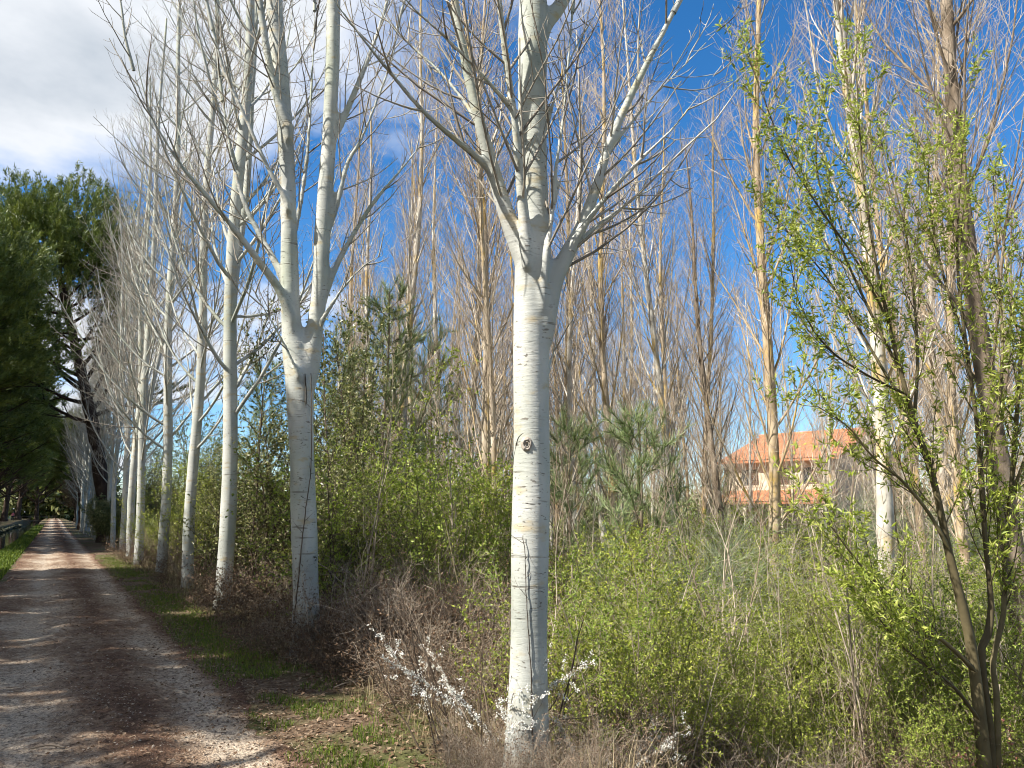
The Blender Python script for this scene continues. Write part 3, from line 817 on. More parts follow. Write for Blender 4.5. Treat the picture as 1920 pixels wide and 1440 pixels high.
spots_ = [(-8.8, 10.6, .76, 0, 0), (-8.9, 17.6, .78, 2.1, 0), (-8.8, 24.2, .79, 4.0, 0), (-6.6, 45.0, 1.12, 4, 1), (-7.6, 52, 1.05, 1, 1), (-7.4, 62, 1.1, 3, 1), (-7.8, 73, 1.15, 5, 1), (-7.6, 86, 1.2, 2.6, 1), (-7.5, 101, 1.25, .7, 1), (-7.5, 120, 1.3, 1.7, 1), (-7.6, 142, 1.3, 3.9, 1), (-7.6, 168, 1.4, 5.2, 1), (-6.8, 206, 1.5, .3, 1), (-3.5, 232, 1.6, 2.2, 1), (5.5, 240, 1.6, 3.2, 1), (-8.0, 2.9, .6, 1.4, 0), (-9.5, -5, .8, 3.0, 0)]
seen_ = set()
for k, (x, y, s, rz, kd) in enumerate(spots_):
    src = pd if kd else pb
    o = copy_tree(src) if kd in seen_ else src
    seen_.add(kd)
    o.location = (x, y, float(H(x, y)) - .05); o.scale = (s, s, s); o.rotation_euler = (0, 0, rz)
    tag(o, 'dark stone pine on the far bank of the canal, part of the shady row', 'pine tree', 'stone pines beyond the canal')
    if y > 230: tag(o, 'dark stone pine closing the far end of the path' if x < 0 else 'dark stone pine right of the far end of the path')
pc = pine(53, 12, .42, 9.5, 3.0, 2.8, (-1.2, .6), 700)
pc.location = (ROWX + .2, 97, 0)
tag(pc, 'far stone pine whose black trunk stands in the poplar row', 'pine tree')

# ------------------------------------------------------------------ bare poplars of the grove
def grove_poplar(seed, h=15.0, r0=.095, nb=46, bark='grove', lo=.12, stems=1, spread=.9):
    global rng
    keep = rng; rng = np.random.default_rng(seed)
    root = empty('bare_poplar')
    mt, mw = MB(), MB()
    for s_ in range(stems):
        z = np.linspace(0, h * (1 - .12 * s_), 44)
        a = rng.uniform(0, 6.28); ln = rng.uniform(.3, .9)
        P = np.stack([(.08 + .1 * s_) * np.sin(z * .55 + seed + s_ * 2) + ln * math.cos(a) * (z / h) ** 1.4 + .12 * s_, .08 * np.cos(z * .6 + seed) + ln * math.sin(a) * (z / h) ** 1.4, z], -1)
        Rr = r0 * (1 - .25 * s_) * (1 - .93 * z / h) ** .85 * (1 + .3 * np.exp(-z / .25)) + .006
        tubes(mt, P, Rr, 12, rough=.045, seed=seed)
        A, B, _, _ = spawn(P[None], Rr[None], nb, lo, .98, lambda t, i: (3.2 * (1 - t) ** .75 + .7) * spread, (27, 8), 9, .34, .007, .12, .05, .2, .022)
        tubes(mt, A, B, 5, rough=.04)
        L1 = np.linalg.norm(np.diff(A, axis=1), axis=-1).sum(1)
        A2, B2, _, _ = spawn(A, B, np.maximum(3, (8.5 * L1 / 1.6).astype(int)), .08, 1, lambda t, i: .95 * (.45 + .8 * (1 - t)), (26, 8), 6, .5, .0032, .12, .06, .45, .008)
        A3, B3, _, _ = spawn(A2, B2, 5, .15, 1, lambda t, i: .34 + 0 * t, (30, 10), 4, .7, .0026, .14, .08, .5, .004)
        A4, B4, _, _ = spawn(P[None], Rr[None], 60, .04, .9, lambda t, i: .35 + .5 * rng.random(len(t)), (40, 14), 5, .2, .003, .16, .10, .4, .006)
        tubes(mw, A2, B2, 3); tubes(mw, A3, B3, 3); tubes(mw, A4, B4, 3)
    mt.build('trunk', M[bark], root); mw.build('crown', M['grove_twig'], root)
    rng = keep
    return root
gp = [grove_poplar(61), grove_poplar(62, 14, .08, 50), grove_poplar(63, 16, .10, 44, lo=.18), grove_poplar(64, 13, .07, 34, stems=2), grove_poplar(65, 15, .08, 54, spread=.75), grove_poplar(66, 15, .115, 44, 'brown_bark', .2, spread=.9)]
used = set()
LABELS = []
def put(protos_, k, x, y, s, rz, label, cat, group, tilt=None):
    key = id(protos_[k])
    o = copy_tree(protos_[k]) if key in used else protos_[k]
    used.add(key)
    o.location = (x, y, float(H(x, y)) - .04); o.rotation_euler = (tilt[0] if tilt else 0, tilt[1] if tilt else 0, rz); o.scale = (s, s, s)
    tag(o, label, cat, group)
    return o
GG = 'bare poplars of the grove behind'
# (column, distance, proto, scale, turn, label)
named = [(1655, 9.6, 2, 1.0, .3, 'pale grove poplar with yellow lichen left of the willow'),
         (1880, 7.6, 5, .95, 1.0, 'stout rough brown poplar behind the top of the willow'),
         (1800, 11.5, 1, .95, 2.0, 'thin pale poplar behind the middle of the willow'),
         (1440, 12.0, 0, 1.0, 4.0, 'mottled bare poplar just left of the house window'),
         (1352, 13.5, 5, .62, 2.4, 'rough brown poplar at the left end of the house'),
         (1258, 15.5, 1, 1.0, 5.0, 'slim bare poplar behind the pine sapling, left of the house'),
         (1145, 14.0, 4, .95, .7, 'dark slim bare poplar right of the nearest white trunk'),
         (1070, 19.0, 0, .95, 1.7, 'bare poplar close behind the right edge of the nearest white trunk'),
         (925, 13.2, 3, 1.05, 3.1, 'twin-stemmed golden poplar left of the nearest white trunk'),
         (880, 17.5, 4, 1.0, 4.4, 'golden brown bare poplar behind the twin-stemmed one'),
         (815, 20.0, 0, .95, 5.3, 'bare poplar above the green thicket between the two near white trunks'),
         (770, 24.0, 2, .9, .4, 'slender grove poplar rising midway between the two near white trunks'),
         (1720, 14.5, 4, 1.0, 1.1, 'bare poplar in front of the cement gable wall')]
for (u, d, k, s, rz, lab) in named:
    x, y = spot(u, d); put(gp, k, x, y, s, rz, lab, 'tree', GG)
gr = np.random.default_rng(5)
for d in (17.5, 22, 26.5, 31, 36, 42, 49, 57):
    n = int(6 + d * .3)
    for j in range(n):
        u = 600 + (j + gr.uniform(.1, .9)) / n * 1450
        if d < 29 and 1330 < u < 1660: continue
        x, y = spot(u, d + gr.uniform(-1.6, 1.6))
        if x < 5.5: continue
        if 40 < d < 60 and 1340 < u < 1900: continue
        z_ = 'right of the forked white poplar' if u < 790 else 'left of the nearest white trunk' if u < 960 else 'right of the nearest white trunk' if u < 1160 else 'left of the house' if u < 1360 else 'around the house' if u < 1650 else 'behind the willow'
        dep = 'middle' if d < 27 else 'far'
        put(gp, int(gr.integers(0, 5)), x, y, gr.uniform(.72, .98), gr.uniform(0, 6.28), f'bare {dep} row grove poplar {z_}', 'tree', f'{dep} grove poplars {z_}', (gr.normal(0, .02), gr.normal(0, .02)))

# ------------------------------------------------------------------ the willow at the right edge
def willow():
    d = 5.6
    bx, by = spot(1848, d)
    root = empty('willow', (bx, by, float(H(bx, by)) - .05)); off = np.array(root.location)
    mt, mw, ml = MB(), MB(), MB()
    stems = [([(1850, 1560, 60, 0), (1846, 1440, 50, 0), (1838, 1350, 47, 0), (1828, 1260, 43, 0), (1815, 1180, 36, -.02), (1795, 1100, 31, -.04), (1778, 1030, 27, -.06), (1762, 950, 24, -.08), (1745, 880, 21, -.1), (1715, 790, 18, -.12), (1690, 700, 15, -.15), (1665, 600, 12, -.2), (1640, 480, 9, -.25), (1620, 350, 7, -.3), (1610, 220, 5, -.35), (1603, 100, 3, -.4)]),
             ([(1852, 1560, 40, .06), (1858, 1400, 30, .06), (1848, 1300, 26, .06), (1840, 1220, 26, .07), (1852, 1190, 26, .08), (1858, 1130, 22, .1), (1848, 1020, 19, .1), (1840, 900, 17, .1), (1830, 780, 15, .1), (1812, 650, 12, .1), (1795, 500, 9, .1), (1800, 350, 6, .1), (1812, 180, 3, .1)]),
             ([(1862, 1560, 30, .1), (1870, 1420, 24, .12), (1868, 1300, 22, .14), (1862, 1240, 20, .16), (1882, 1150, 19, .2), (1885, 1050, 18, .25), (1895, 930, 16, .3), (1905, 800, 14, .32), (1915, 650, 11, .36), (1930, 480, 8, .4)]),
             ([(1830, 1260, 16, -.06), (1790, 1220, 13, -.12), (1740, 1180, 11, -.2), (1690, 1140, 9, -.3), (1640, 1090, 7, -.4), (1590, 1030, 5, -.5), (1540, 960, 3.5, -.55)]),
             ([(1836, 1350, 13, -.1), (1790, 1290, 10, -.2), (1740, 1250, 8, -.3), (1690, 1210, 6, -.4), (1640, 1150, 4, -.5)]),
             ([(1780, 1030, 14, -.1), (1740, 960, 11, -.15), (1690, 900, 9, -.2), (1640, 860, 7, -.3), (1590, 800, 5, -.35), (1530, 760, 3, -.4)]),
             ([(1745, 880, 13, -.1), (1720, 800, 11, 0), (1660, 700, 9, .1), (1600, 600, 7, .15), (1550, 520, 5, .2), (1490, 450, 4, .2), (1450, 400, 2.5, .2)]),
             ([(1690, 700, 10, -.15), (1620, 560, 8, -.1), (1560, 420, 6, -.1), (1530, 300, 5, -.1), (1545, 150, 3, -.1)]),
             ([(1715, 790, 11, 0), (1720, 660, 9, .1), (1710, 520, 7, .2), (1690, 400, 5, .3), (1650, 260, 3, .35)]),
             ([(1840, 900, 12, .1), (1870, 780, 10, .05), (1880, 640, 8, 0), (1870, 480, 6, 0), (1862, 330, 4, 0)]),
             ([(1665, 600, 8, -.2), (1600, 480, 6, -.3), (1530, 380, 5, -.4), (1470, 280, 4, -.5), (1400, 100, 2.5, -.6)]),
             ([(1812, 650, 9, .1), (1770, 520, 7, .2), (1745, 400, 5, .3), (1740, 300, 3, .3)]),
             ([(1700, 740, 9, -.15), (1620, 700, 7, -.25), (1550, 650, 5.5, -.3), (1500, 570, 4, -.35), (1480, 480, 3, -.4)]),
             ([(1895, 930, 10, .3), (1925, 850, 8, .2), (1950, 740, 6, .1), (1960, 620, 4, 0)])]
    S1 = []
    for k, st in enumerate(stems):
        P, Rr = limb_px(st, d, n=28); P = P - off; Rr = Rr * (.5 if k < 3 else .62); Rr[0] *= .3
        tubes(mt, P, Rr, 12 if k < 3 else 7, rough=.06, seed=k)
        S1.append((P, Rr))
    for k, (P, Rr) in enumerate(S1):
        n = 30 if k < 3 else 15
        A, B, _, _ = spawn(P[None], Rr[None], n, .42 if k < 3 else .2, 1, lambda t, i: .52 * (1.2 - .5 * t), (27, 9), 8, .45, .0026, .12, .06, .3, .006)
        A2, B2, _, _ = spawn(A, B, 4, .2, 1, lambda t, i: .2 + 0 * t, (32, 10), 5, .7, .0018, .12, .08, .4)
        tubes(mw, A, B, 4); tubes(mw, A2, B2, 3)
        for Q, per in ((A, 22), (A2, 14)):
            pos, tan = along(Q, per, .2, 1)
            keepm = rng.random(len(pos)) < np.clip(.25 + .9 * (pos[:, 2] - .9) / 1.4, .2, .95)
            pos, tan = pos[keepm], tan[keepm]
            ax = nrm(tan * .55 + rng.normal(0, .55, tan.shape) + np.array([.1, 0, -.15]))
            leaf_quads(ml, pos, ax, rng.uniform(.035, .07, len(pos)), rng.uniform(.011, .018, len(pos)), droop=.1)
    mt.build('trunk', M['willow_twig'], root); mw.build('twigs', M['willow_twig'], root); ml.build('foliage', M['leaf_willow'], root)
    tag(root, 'young willow with several dark stems and fresh narrow leaves at the right edge', 'tree')
willow()

# ------------------------------------------------------------------ undergrowth kinds
def shrub(name, seed, h, stems, bark, leaf=None, lsize=.03, lper=5, spread=.45, n2=7, n3=5, r0=.008, len2=.45, up=.06, ang=38, lw=.55, wig=.09, droop=.0, t2=.2, l_lo=0.0):
    global rng
    keep = rng; rng = np.random.default_rng(seed)
    root = empty(name)
    ms, ml = MB(), MB()
    a = rng.uniform(0, 6.28, stems); b = spread * np.sqrt(rng.random(stems)) * .6
    base = np.stack([np.cos(a) * b, np.sin(a) * b, np.zeros(stems)], -1)
    d = nrm(np.stack([np.cos(a) * spread * rng.uniform(.2, 1, stems), np.sin(a) * spread * rng.uniform(.2, 1, stems), np.ones(stems)], -1))
    n = 9; P = np.empty((stems, n, 3)); P[:, 0] = base; L = h * rng.uniform(.6, 1.08, stems)[:, None]
    for q in range(1, n):
        P[:, q] = P[:, q - 1] + d * L / (n - 1); d = nrm(d + np.array([0, 0, up]) + rng.normal(0, wig, d.shape))
    Rr = r0 * rng.uniform(.6, 1.2, (stems, 1)) * np.linspace(1, .3, n)[None]
    A, B, _, _ = spawn(P, Rr, n2, t2, 1, lambda t, i: len2 * (1.25 - .7 * t), (ang, 12), 6, .6, .0018, up, wig, .4)
    A2, B2, _, _ = spawn(A, B, n3, .15, 1, lambda t, i: len2 * .38 + 0 * t, (42, 14), 4, .7, .0014, up, wig * 1.3, .5)
    tubes(ms, P, Rr, 5); tubes(ms, A, B, 3); tubes(ms, A2, B2, 3)
    ms.build('stems', M[bark], root)
    if leaf:
        for Q, per in ((A, max(1, int(lper * 1.2))), (A2, lper)):
            pos, tan = along(Q, per, .1, 1)
            pos_, tan_ = pos[pos[:, 2] > l_lo], tan[pos[:, 2] > l_lo]
            leaf_quads(ml, pos_, nrm(tan_ * .4 + rng.normal(0, .6, tan_.shape)), lsize * rng.uniform(.6, 1.3, len(pos_)), lsize * lw * rng.uniform(.7, 1.2, len(pos_)), droop=droop)
        ml.build('foliage', M[leaf], root)
    rng = keep
    return root
green = [shrub('leafy_shrub', 71, 1.25, 16, 'green_twig', 'leaf_bright', .025, 9, .55, 8, 6), shrub('leafy_shrub', 72, 1.5, 14, 'brush_twig', 'leaf_fresh', .026, 9, .5, 8, 6), shrub('leafy_shrub', 73, 1.0, 20, 'green_twig', 'leaf_bright', .022, 9, .7, 8, 6)]
bare = [shrub('bare_thicket', 74, 1.5, 20, 'brush_twig', None, spread=.6, n2=10, n3=7, len2=.5), shrub('bare_thicket', 75, 1.2, 26, 'brush_twig', 'dead_leaf', .03, 1, .7, 9, 6, len2=.4), shrub('bare_thicket', 76, 1.7, 16, 'dark_twig', 'dead_leaf', .03, 1, .55, 11, 7, len2=.55, wig=.14)]
def blackthorn_(seed, h, stems, full):
    global rng
    root = shrub('blossoming_blackthorn', seed, h, stems, 'dark_twig', None, spread=.75, n2=7, n3=4, len2=.36, wig=.12)
    keep = rng; rng = np.random.default_rng(seed + 500)
    m_ = MB(); n = 11 if full else 6
    for q in range(n):                                           # wands crowded with blossom
        a = rng.uniform(0, 6.28); L = h * rng.uniform(.75, 1.15); d_ = nrm(np.array([math.cos(a) * .75, math.sin(a) * .75, 1.]))
        P = [np.array([math.cos(a), math.sin(a), 0]) * .12]
        for k in range(12): P.append(P[-1] + d_ * L / 12); d_ = nrm(d_ + rng.normal(0, .09, 3) + np.array([0, 0, -.015]))
        P = np.array(P); w = MB(); tubes(w, P, np.linspace(.006, .0022, 13), 5); w.build('wand', M['brush_twig'], root)
        A, B, _, _ = spawn(P[None], np.full((1, 13), .004), 7, .35, .95, lambda t, i: .16 + 0 * t, (55, 15), 5, .6, .0015, .03, .12)
        for Q, c in ((P[None], 64), (A, 7)):
            pos, tan = along(Q, c, .4, 1.0)
            pos = np.repeat(pos, 5, 0) + rng.normal(0, .008, (len(pos) * 5, 3))
            leaf_quads(m_, pos, rng.normal(size=pos.shape), rng.uniform(.008, .014, len(pos)), rng.uniform(.007, .011, len(pos)))
    m_.build('blossom', M['blossom'], root)
    rng = keep
    return root
blackthorn = [blackthorn_(77, 1.15, 12, True), blackthorn_(78, .85, 10, False)]
sapling = [shrub('leafy_sapling', 79, 4.6, 3, 'willow_twig', 'leaf_fresh', .065, 5, .2, 22, 7, .022, .95, .05, 52, t2=.25), shrub('leafy_sapling', 80, 3.6, 4, 'green_twig', 'leaf_bright', .055, 5, .25, 18, 7, .016, .8, .06, 48, t2=.2), shrub('leafy_sapling', 84, 4.0, 4, 'dark_twig', 'leaf_fresh', .06, 6, .25, 20, 8, .02, 1.0, .04, 50, t2=.15)]
evergreen = [shrub('evergreen_bush', 81, 5.2, 6, 'dark_twig', 'leaf_oak', .065, 8, .26, 22, 9, .024, 1.1, .05, 50, t2=.15, lw=.6), shrub('evergreen_bush', 82, 3.4, 8, 'dark_twig', 'leaf_oak', .055, 8, .35, 16, 9, .018, .8, .05, 48, t2=.1, lw=.6)]
sucker = [shrub('bare_sapling', 85, 4.2, 3, 'grove_twig', None, spread=.12, n2=16, n3=4, r0=.017, len2=.65, up=.10, ang=32, t2=.12), shrub('bare_sapling', 86, 3.4, 5, 'brush_twig', None, spread=.2, n2=13, n3=4, r0=.012, len2=.55, up=.10, ang=34), shrub('bare_sapling', 87, 4.8, 2, 'brush_twig', 'leaf_bright', .03, 1, spread=.1, n2=18, n3=4, r0=.02, len2=.7, up=.09, ang=36)]
bramble = [shrub('dry_bramble', 88, .95, 34, 'dark_twig', 'dead_leaf', .032, 2, .95, 8, 5, .005, .35, -.03, 45, wig=.17), shrub('dry_bramble', 89, 1.2, 30, 'brush_twig', 'dead_leaf', .03, 2, .9, 8, 5, .005, .4, -.03, 45, wig=.17)]
rose = [shrub('pink_leaved_shrub', 90, .75, 9, 'brush_twig', 'pink_leaf', .035, 2, .6, 5, 3, .005, .3, .04, 42)]
def broom(seed, h=1.9):
    global rng
    keep = rng; rng = np.random.default_rng(seed)
    root = empty('wispy_broom'); ms, mg = MB(), MB()
    z = np.linspace(0, h * .75, 10); P = np.stack([.1 * np.sin(z * 2), .08 * np.cos(z * 1.7) - .08, z], -1)[None]; Rr = np.linspace(.03, .012, 10)[None]
    A, B, _, _ = spawn(P, Rr, 14, .2, 1, lambda t, i: .85 + 0 * t, (48, 12), 7, .5, .006, .06, .08, .3)
    tubes(ms, P, Rr, 8); tubes(ms, A, B, 5)
    G, Gr, _, _ = spawn(A, B, 26, .2, 1, lambda t, i: .75 + 0 * t, (34, 14), 8, .5, .0022, -.07, .06, .5, .003)
    G2, Gr2, _, _ = spawn(G, Gr, 3, .1, .8, lambda t, i: .4 + 0 * t, (26, 10), 6, .8, .0018, -.07, .06, .5)
    tubes(mg, G, Gr, 3); tubes(mg, G2, Gr2, 3)
    ms.build('stems', M['brush_twig'], root); mg.build('switches', M['broom'], root)
    rng = keep
    return root
brooms = [broom(91), broom(92, 1.5)]
def pine_sapling(seed, h, needles=.13):
    global rng
    keep = rng; rng = np.random.default_rng(seed)
    root = empty('pine_sapling'); ms, mn = MB(), MB()
    z = np.linspace(0, h, 16); P = np.stack([.05 * np.sin(z * 1.4 + seed), .05 * np.cos(z * 1.2), z], -1)[None]; Rr = np.linspace(.035, .008, 16)[None]
    A, B, _, _ = spawn(P, Rr, int(9 * h), .18, .97, lambda t, i: .95 * (1.1 - .8 * t), (58, 9), 8, .45, .006, .13, .05, .4)
    A2, B2, _, _ = spawn(A, B, 4, .3, .95, lambda t, i: .32 + 0 * t, (45, 10), 5, .7, .005, .16, .06, .6)
    tubes(ms, P, Rr, 8); tubes(ms, A, B, 5); tubes(ms, A2, B2, 4)
    for Q, per, t0 in ((A, 90, .45), (A2, 60, .15), (P[:, 8:], 160, .3)):
        pos, tan = along(Q, per, t0, 1.0)
        ax = nrm(tan * .85 + rng.normal(0, .42, tan.shape) + np.array([0, 0, .1])); L = needles * rng.uniform(.7, 1.2, len(pos))[:, None]
        sd = nrm(np.cross(ax, rng.normal(size=ax.shape))) * .003
        mn.add(np.stack([pos - sd, pos + sd, pos + ax * L], 1).reshape(-1, 3), (np.arange(len(pos)) * 3)[:, None] + np.array([[0, 1, 2]]), rng.random(len(pos)), 0, False)
    ms.build('stem', M['brown_bark'], root); mn.build('needles', M['needle_pale'], root)
    rng = keep
    return root
psap = [pine_sapling(93, 3.2, .15), pine_sapling(94, 4.6, .14)]

def where(u, d):
    z_ = 'among the far row' if u < 330 else 'left of the forked poplar' if u < 540 else 'just right of the forked poplar' if u < 680 else 'midway between the two near poplars' if u < 820 else 'just left of the nearest trunk' if u < 955 else 'right of the nearest trunk' if u < 1200 else 'left of the house' if u < 1480 else 'below the house' if u < 1720 else 'by the willow foot'
    dep = 'close' if d < 8 else 'midway' if d < 14 else 'far back'
    return dep, z_
TXT = {'leafy_shrub': ('fresh yellow-green leafy shrub', 'shrub'), 'bare_thicket': ('bare twiggy brown thicket bush', 'shrub'), 'blossoming_blackthorn': ('blackthorn with small white blossoms', 'shrub'), 'leafy_sapling': ('tall fresh green sapling', 'sapling'),
       'evergreen_bush': ('tall grey-green evergreen bush', 'bush'), 'bare_sapling': ('thin bare upright sapling stems', 'sapling'), 'dry_bramble': ('low tangled dry bramble', 'bramble'), 'pink_leaved_shrub': ('small shrub with pinkish leaves', 'shrub'), 'wispy_broom': ('wispy grey-green broom', 'shrub'), 'pine_sapling': ('young pine with long soft needles', 'pine sapling')}
PLANTS = []
def plant(protos_, k, u, d, s, rz, lab=None):
    x, y = spot(u, d); name = protos_[k].name.split('.')[0]; dep, z_ = where(u, d)
    t, c = TXT[name]
    PLANTS.append((put(protos_, k, x, y, s, rz, lab or f'{t} {z_}, {dep}', c, f'{t}, {z_}, {dep}'), u, bool(lab)))
fr = np.random.default_rng(9)
def fill(protos_, n, u0, u1, d0, d1, s0, s1, xmin=3.1):
    j = 0
    for q in range(n * 6):
        if j >= n: break
        u = fr.uniform(u0, u1); d = math.sqrt(fr.uniform(d0 * d0, d1 * d1)); x, y = spot(u, d)
        if x < xmin or math.hypot(x - T1B[0], y - T1B[1]) < .5 or math.hypot(x - T2B[0], y - T2B[1]) < .5: continue
        plant(protos_, int(fr.integers(len(protos_))), u, d, fr.uniform(s0, s1), fr.uniform(0, 6.28)); j += 1
# plants one can single out
plant(blackthorn, 0, 925, 5.6, 1.0, .5, 'blossoming blackthorn at the left foot of the nearest white poplar')
plant(blackthorn, 1, 1100, 5.6, .85, 2.5, 'blossoming blackthorn at the right foot of the nearest white poplar')
plant(blackthorn, 1, 1180, 7.0, .9, 4.0, 'pale blossoming bush in the green thicket right of the nearest trunk')
plant(rose, 0, 1790, 6.2, 1.1, 1.0, 'small shrub with pink-tinged leaves left of the willow foot')
plant(psap, 0, 1195, 9.2, 1.08, .8, 'feathery young pine in the middle, left of the house')
plant(psap, 0, 1075, 13.0, 1.2, 2.9, 'young pine just right of the nearest white trunk')
plant(psap, 1, 715, 15.5, 1.5, 3.3, 'tallest young pine between the two near white poplars')
plant(psap, 1, 800, 17.5, 1.4, 1.3, 'young pine behind the leafy saplings between the near white poplars')
plant(psap, 1, 640, 17.0, 1.35, .2, 'young pine close behind the right stem of the forked poplar')
plant(psap, 1, 480, 19.5, 1.35, 4.2, 'young pine seen between the second and third white poplars')
plant(psap, 0, 920, 14.0, 1.05, 5.2, 'young pine just left of the nearest white trunk')
plant(brooms, 0, 1300, 9.6, .95, .3, 'wispy broom with arching grey-green switches, left of the house')
plant(brooms, 1, 1385, 11.5, 1.15, 2.2, 'wispy broom in front of the left end of the house')
plant(brooms, 0, 1545, 13.5, 1.25, 4.2, 'blue-grey broom in front of the cement gable wall')
plant(brooms, 1, 1600, 15.5, 1.4, 1.2, 'farther blue-grey broom right of the grey post')
plant(evergreen, 0, 655, 13.2, 1.0, 1.5, 'tall silvery evergreen bush right of the forked second poplar')
plant(evergreen, 0, 500, 14.5, .95, 3.5, 'dark evergreen bush between the second and third white poplars')
plant(evergreen, 1, 455, 16.5, 1.1, .5, 'dark evergreen bush close beside the third white poplar')
plant(evergreen, 1, 720, 11.5, .9, 2.5, 'dark low evergreen bush between the near white poplars')
plant(sapling, 0, 730, 12.0, 1.0, .4, 'leafy sapling with a dark stem midway between the near white poplars')
plant(sapling, 1, 830, 10.0, 1.0, 2.0, 'bright leafy sapling left of the nearest white poplar')
plant(sapling, 2, 660, 11.0, .85, 4.1, 'leafy sapling beside the right edge of the forked poplar')
plant(sapling, 2, 385, 18.8, .9, 1.1, 'leafy sapling between the third and fourth white poplars')
plant(sapling, 1, 330, 22.5, 1.0, 5.0, 'sunny leafy sapling behind the fourth white poplar')
for u_, d_, s_ in ((958, 4.75, .30), (1018, 4.7, .28), (1052, 4.95, .36), (905, 5.05, .36), (990, 4.62, .22)): plant(bare, 1, u_, d_, s_, u_ * .37)
for u_, d_, s_ in ((935, 4.9, .42), (1080, 5.2, .5)): plant(bramble, 1, u_, d_, s_, u_ * .37)
# the rest of the thicket
fill(bramble[:1], 12, 560, 930, 6.6, 9.6, .6, .9, 2.85)
fill(bare[2:], 8, 590, 900, 7.4, 9.8, .6, .85, 2.95)
for u_, d_ in ((552, 9.5), (600, 9.45), (440, 13.2), (372, 17.6), (318, 22.4), (270, 26.2)): plant(bramble, 0, u_, d_, .55 + .02 * d_, u_ * .1)
fill(evergreen, 14, 135, 430, 24, 70, 1.0, 1.5, 3.6)
fill(sapling, 10, 150, 430, 22, 60, .9, 1.2, 3.4)
fill(green, 10, 180, 430, 18, 45, 1.3, 2.0, 3.3)
fill(sucker, 26, 1040, 1950, 6.3, 11, .42, .7, 3.3)
fill(bramble, 18, 440, 940, 6.8, 13, .8, 1.2, 2.95)
fill(bare, 14, 440, 940, 7.5, 14, .8, 1.2, 3.1)
fill(bare, 12, 230, 560, 14, 30, .9, 1.3, 3.0)
fill(sapling, 12, 240, 960, 12, 26, .7, 1.0, 3.6)
fill(sapling[1:2], 6, 600, 950, 9.5, 14, .75, 1.0, 3.9)
fill(evergreen, 6, 250, 800, 16, 28, .7, 1.1, 4.0)
fill(green, 18, 600, 960, 9.5, 17, 1.1, 1.7, 3.8)
fill(green, 52, 1030, 1990, 5.9, 11, .85, 1.25, 3.3)
fill(green, 30, 1000, 1960, 11, 19, 1.1, 1.7, 3.3)
fill(bare, 10, 1020, 1980, 4.9, 7.0, .4, .65, 3.0)
fill(bare, 16, 980, 1980, 9, 22, .8, 1.3, 3.0)
fill(bramble, 10, 1040, 1980, 4.6, 6.5, .5, .75, 3.0)
fill(sucker, 36, 1030, 1980, 8, 18, .6, .95, 3.0)
fill(sucker, 18, 620, 960, 9.5, 20, .7, 1.0, 3.4)
fill(sapling, 6, 1000, 1900, 14, 24, .55, .8, 3.0)
fill(sapling[1:2], 9, 1030, 1700, 8, 14, .5, .72, 3.3)
fill(brooms, 2, 1150, 1900, 12, 22, .9, 1.3, 3.0)
fill(evergreen, 8, 1000, 1950, 19, 34, .6, .9, 3.0)

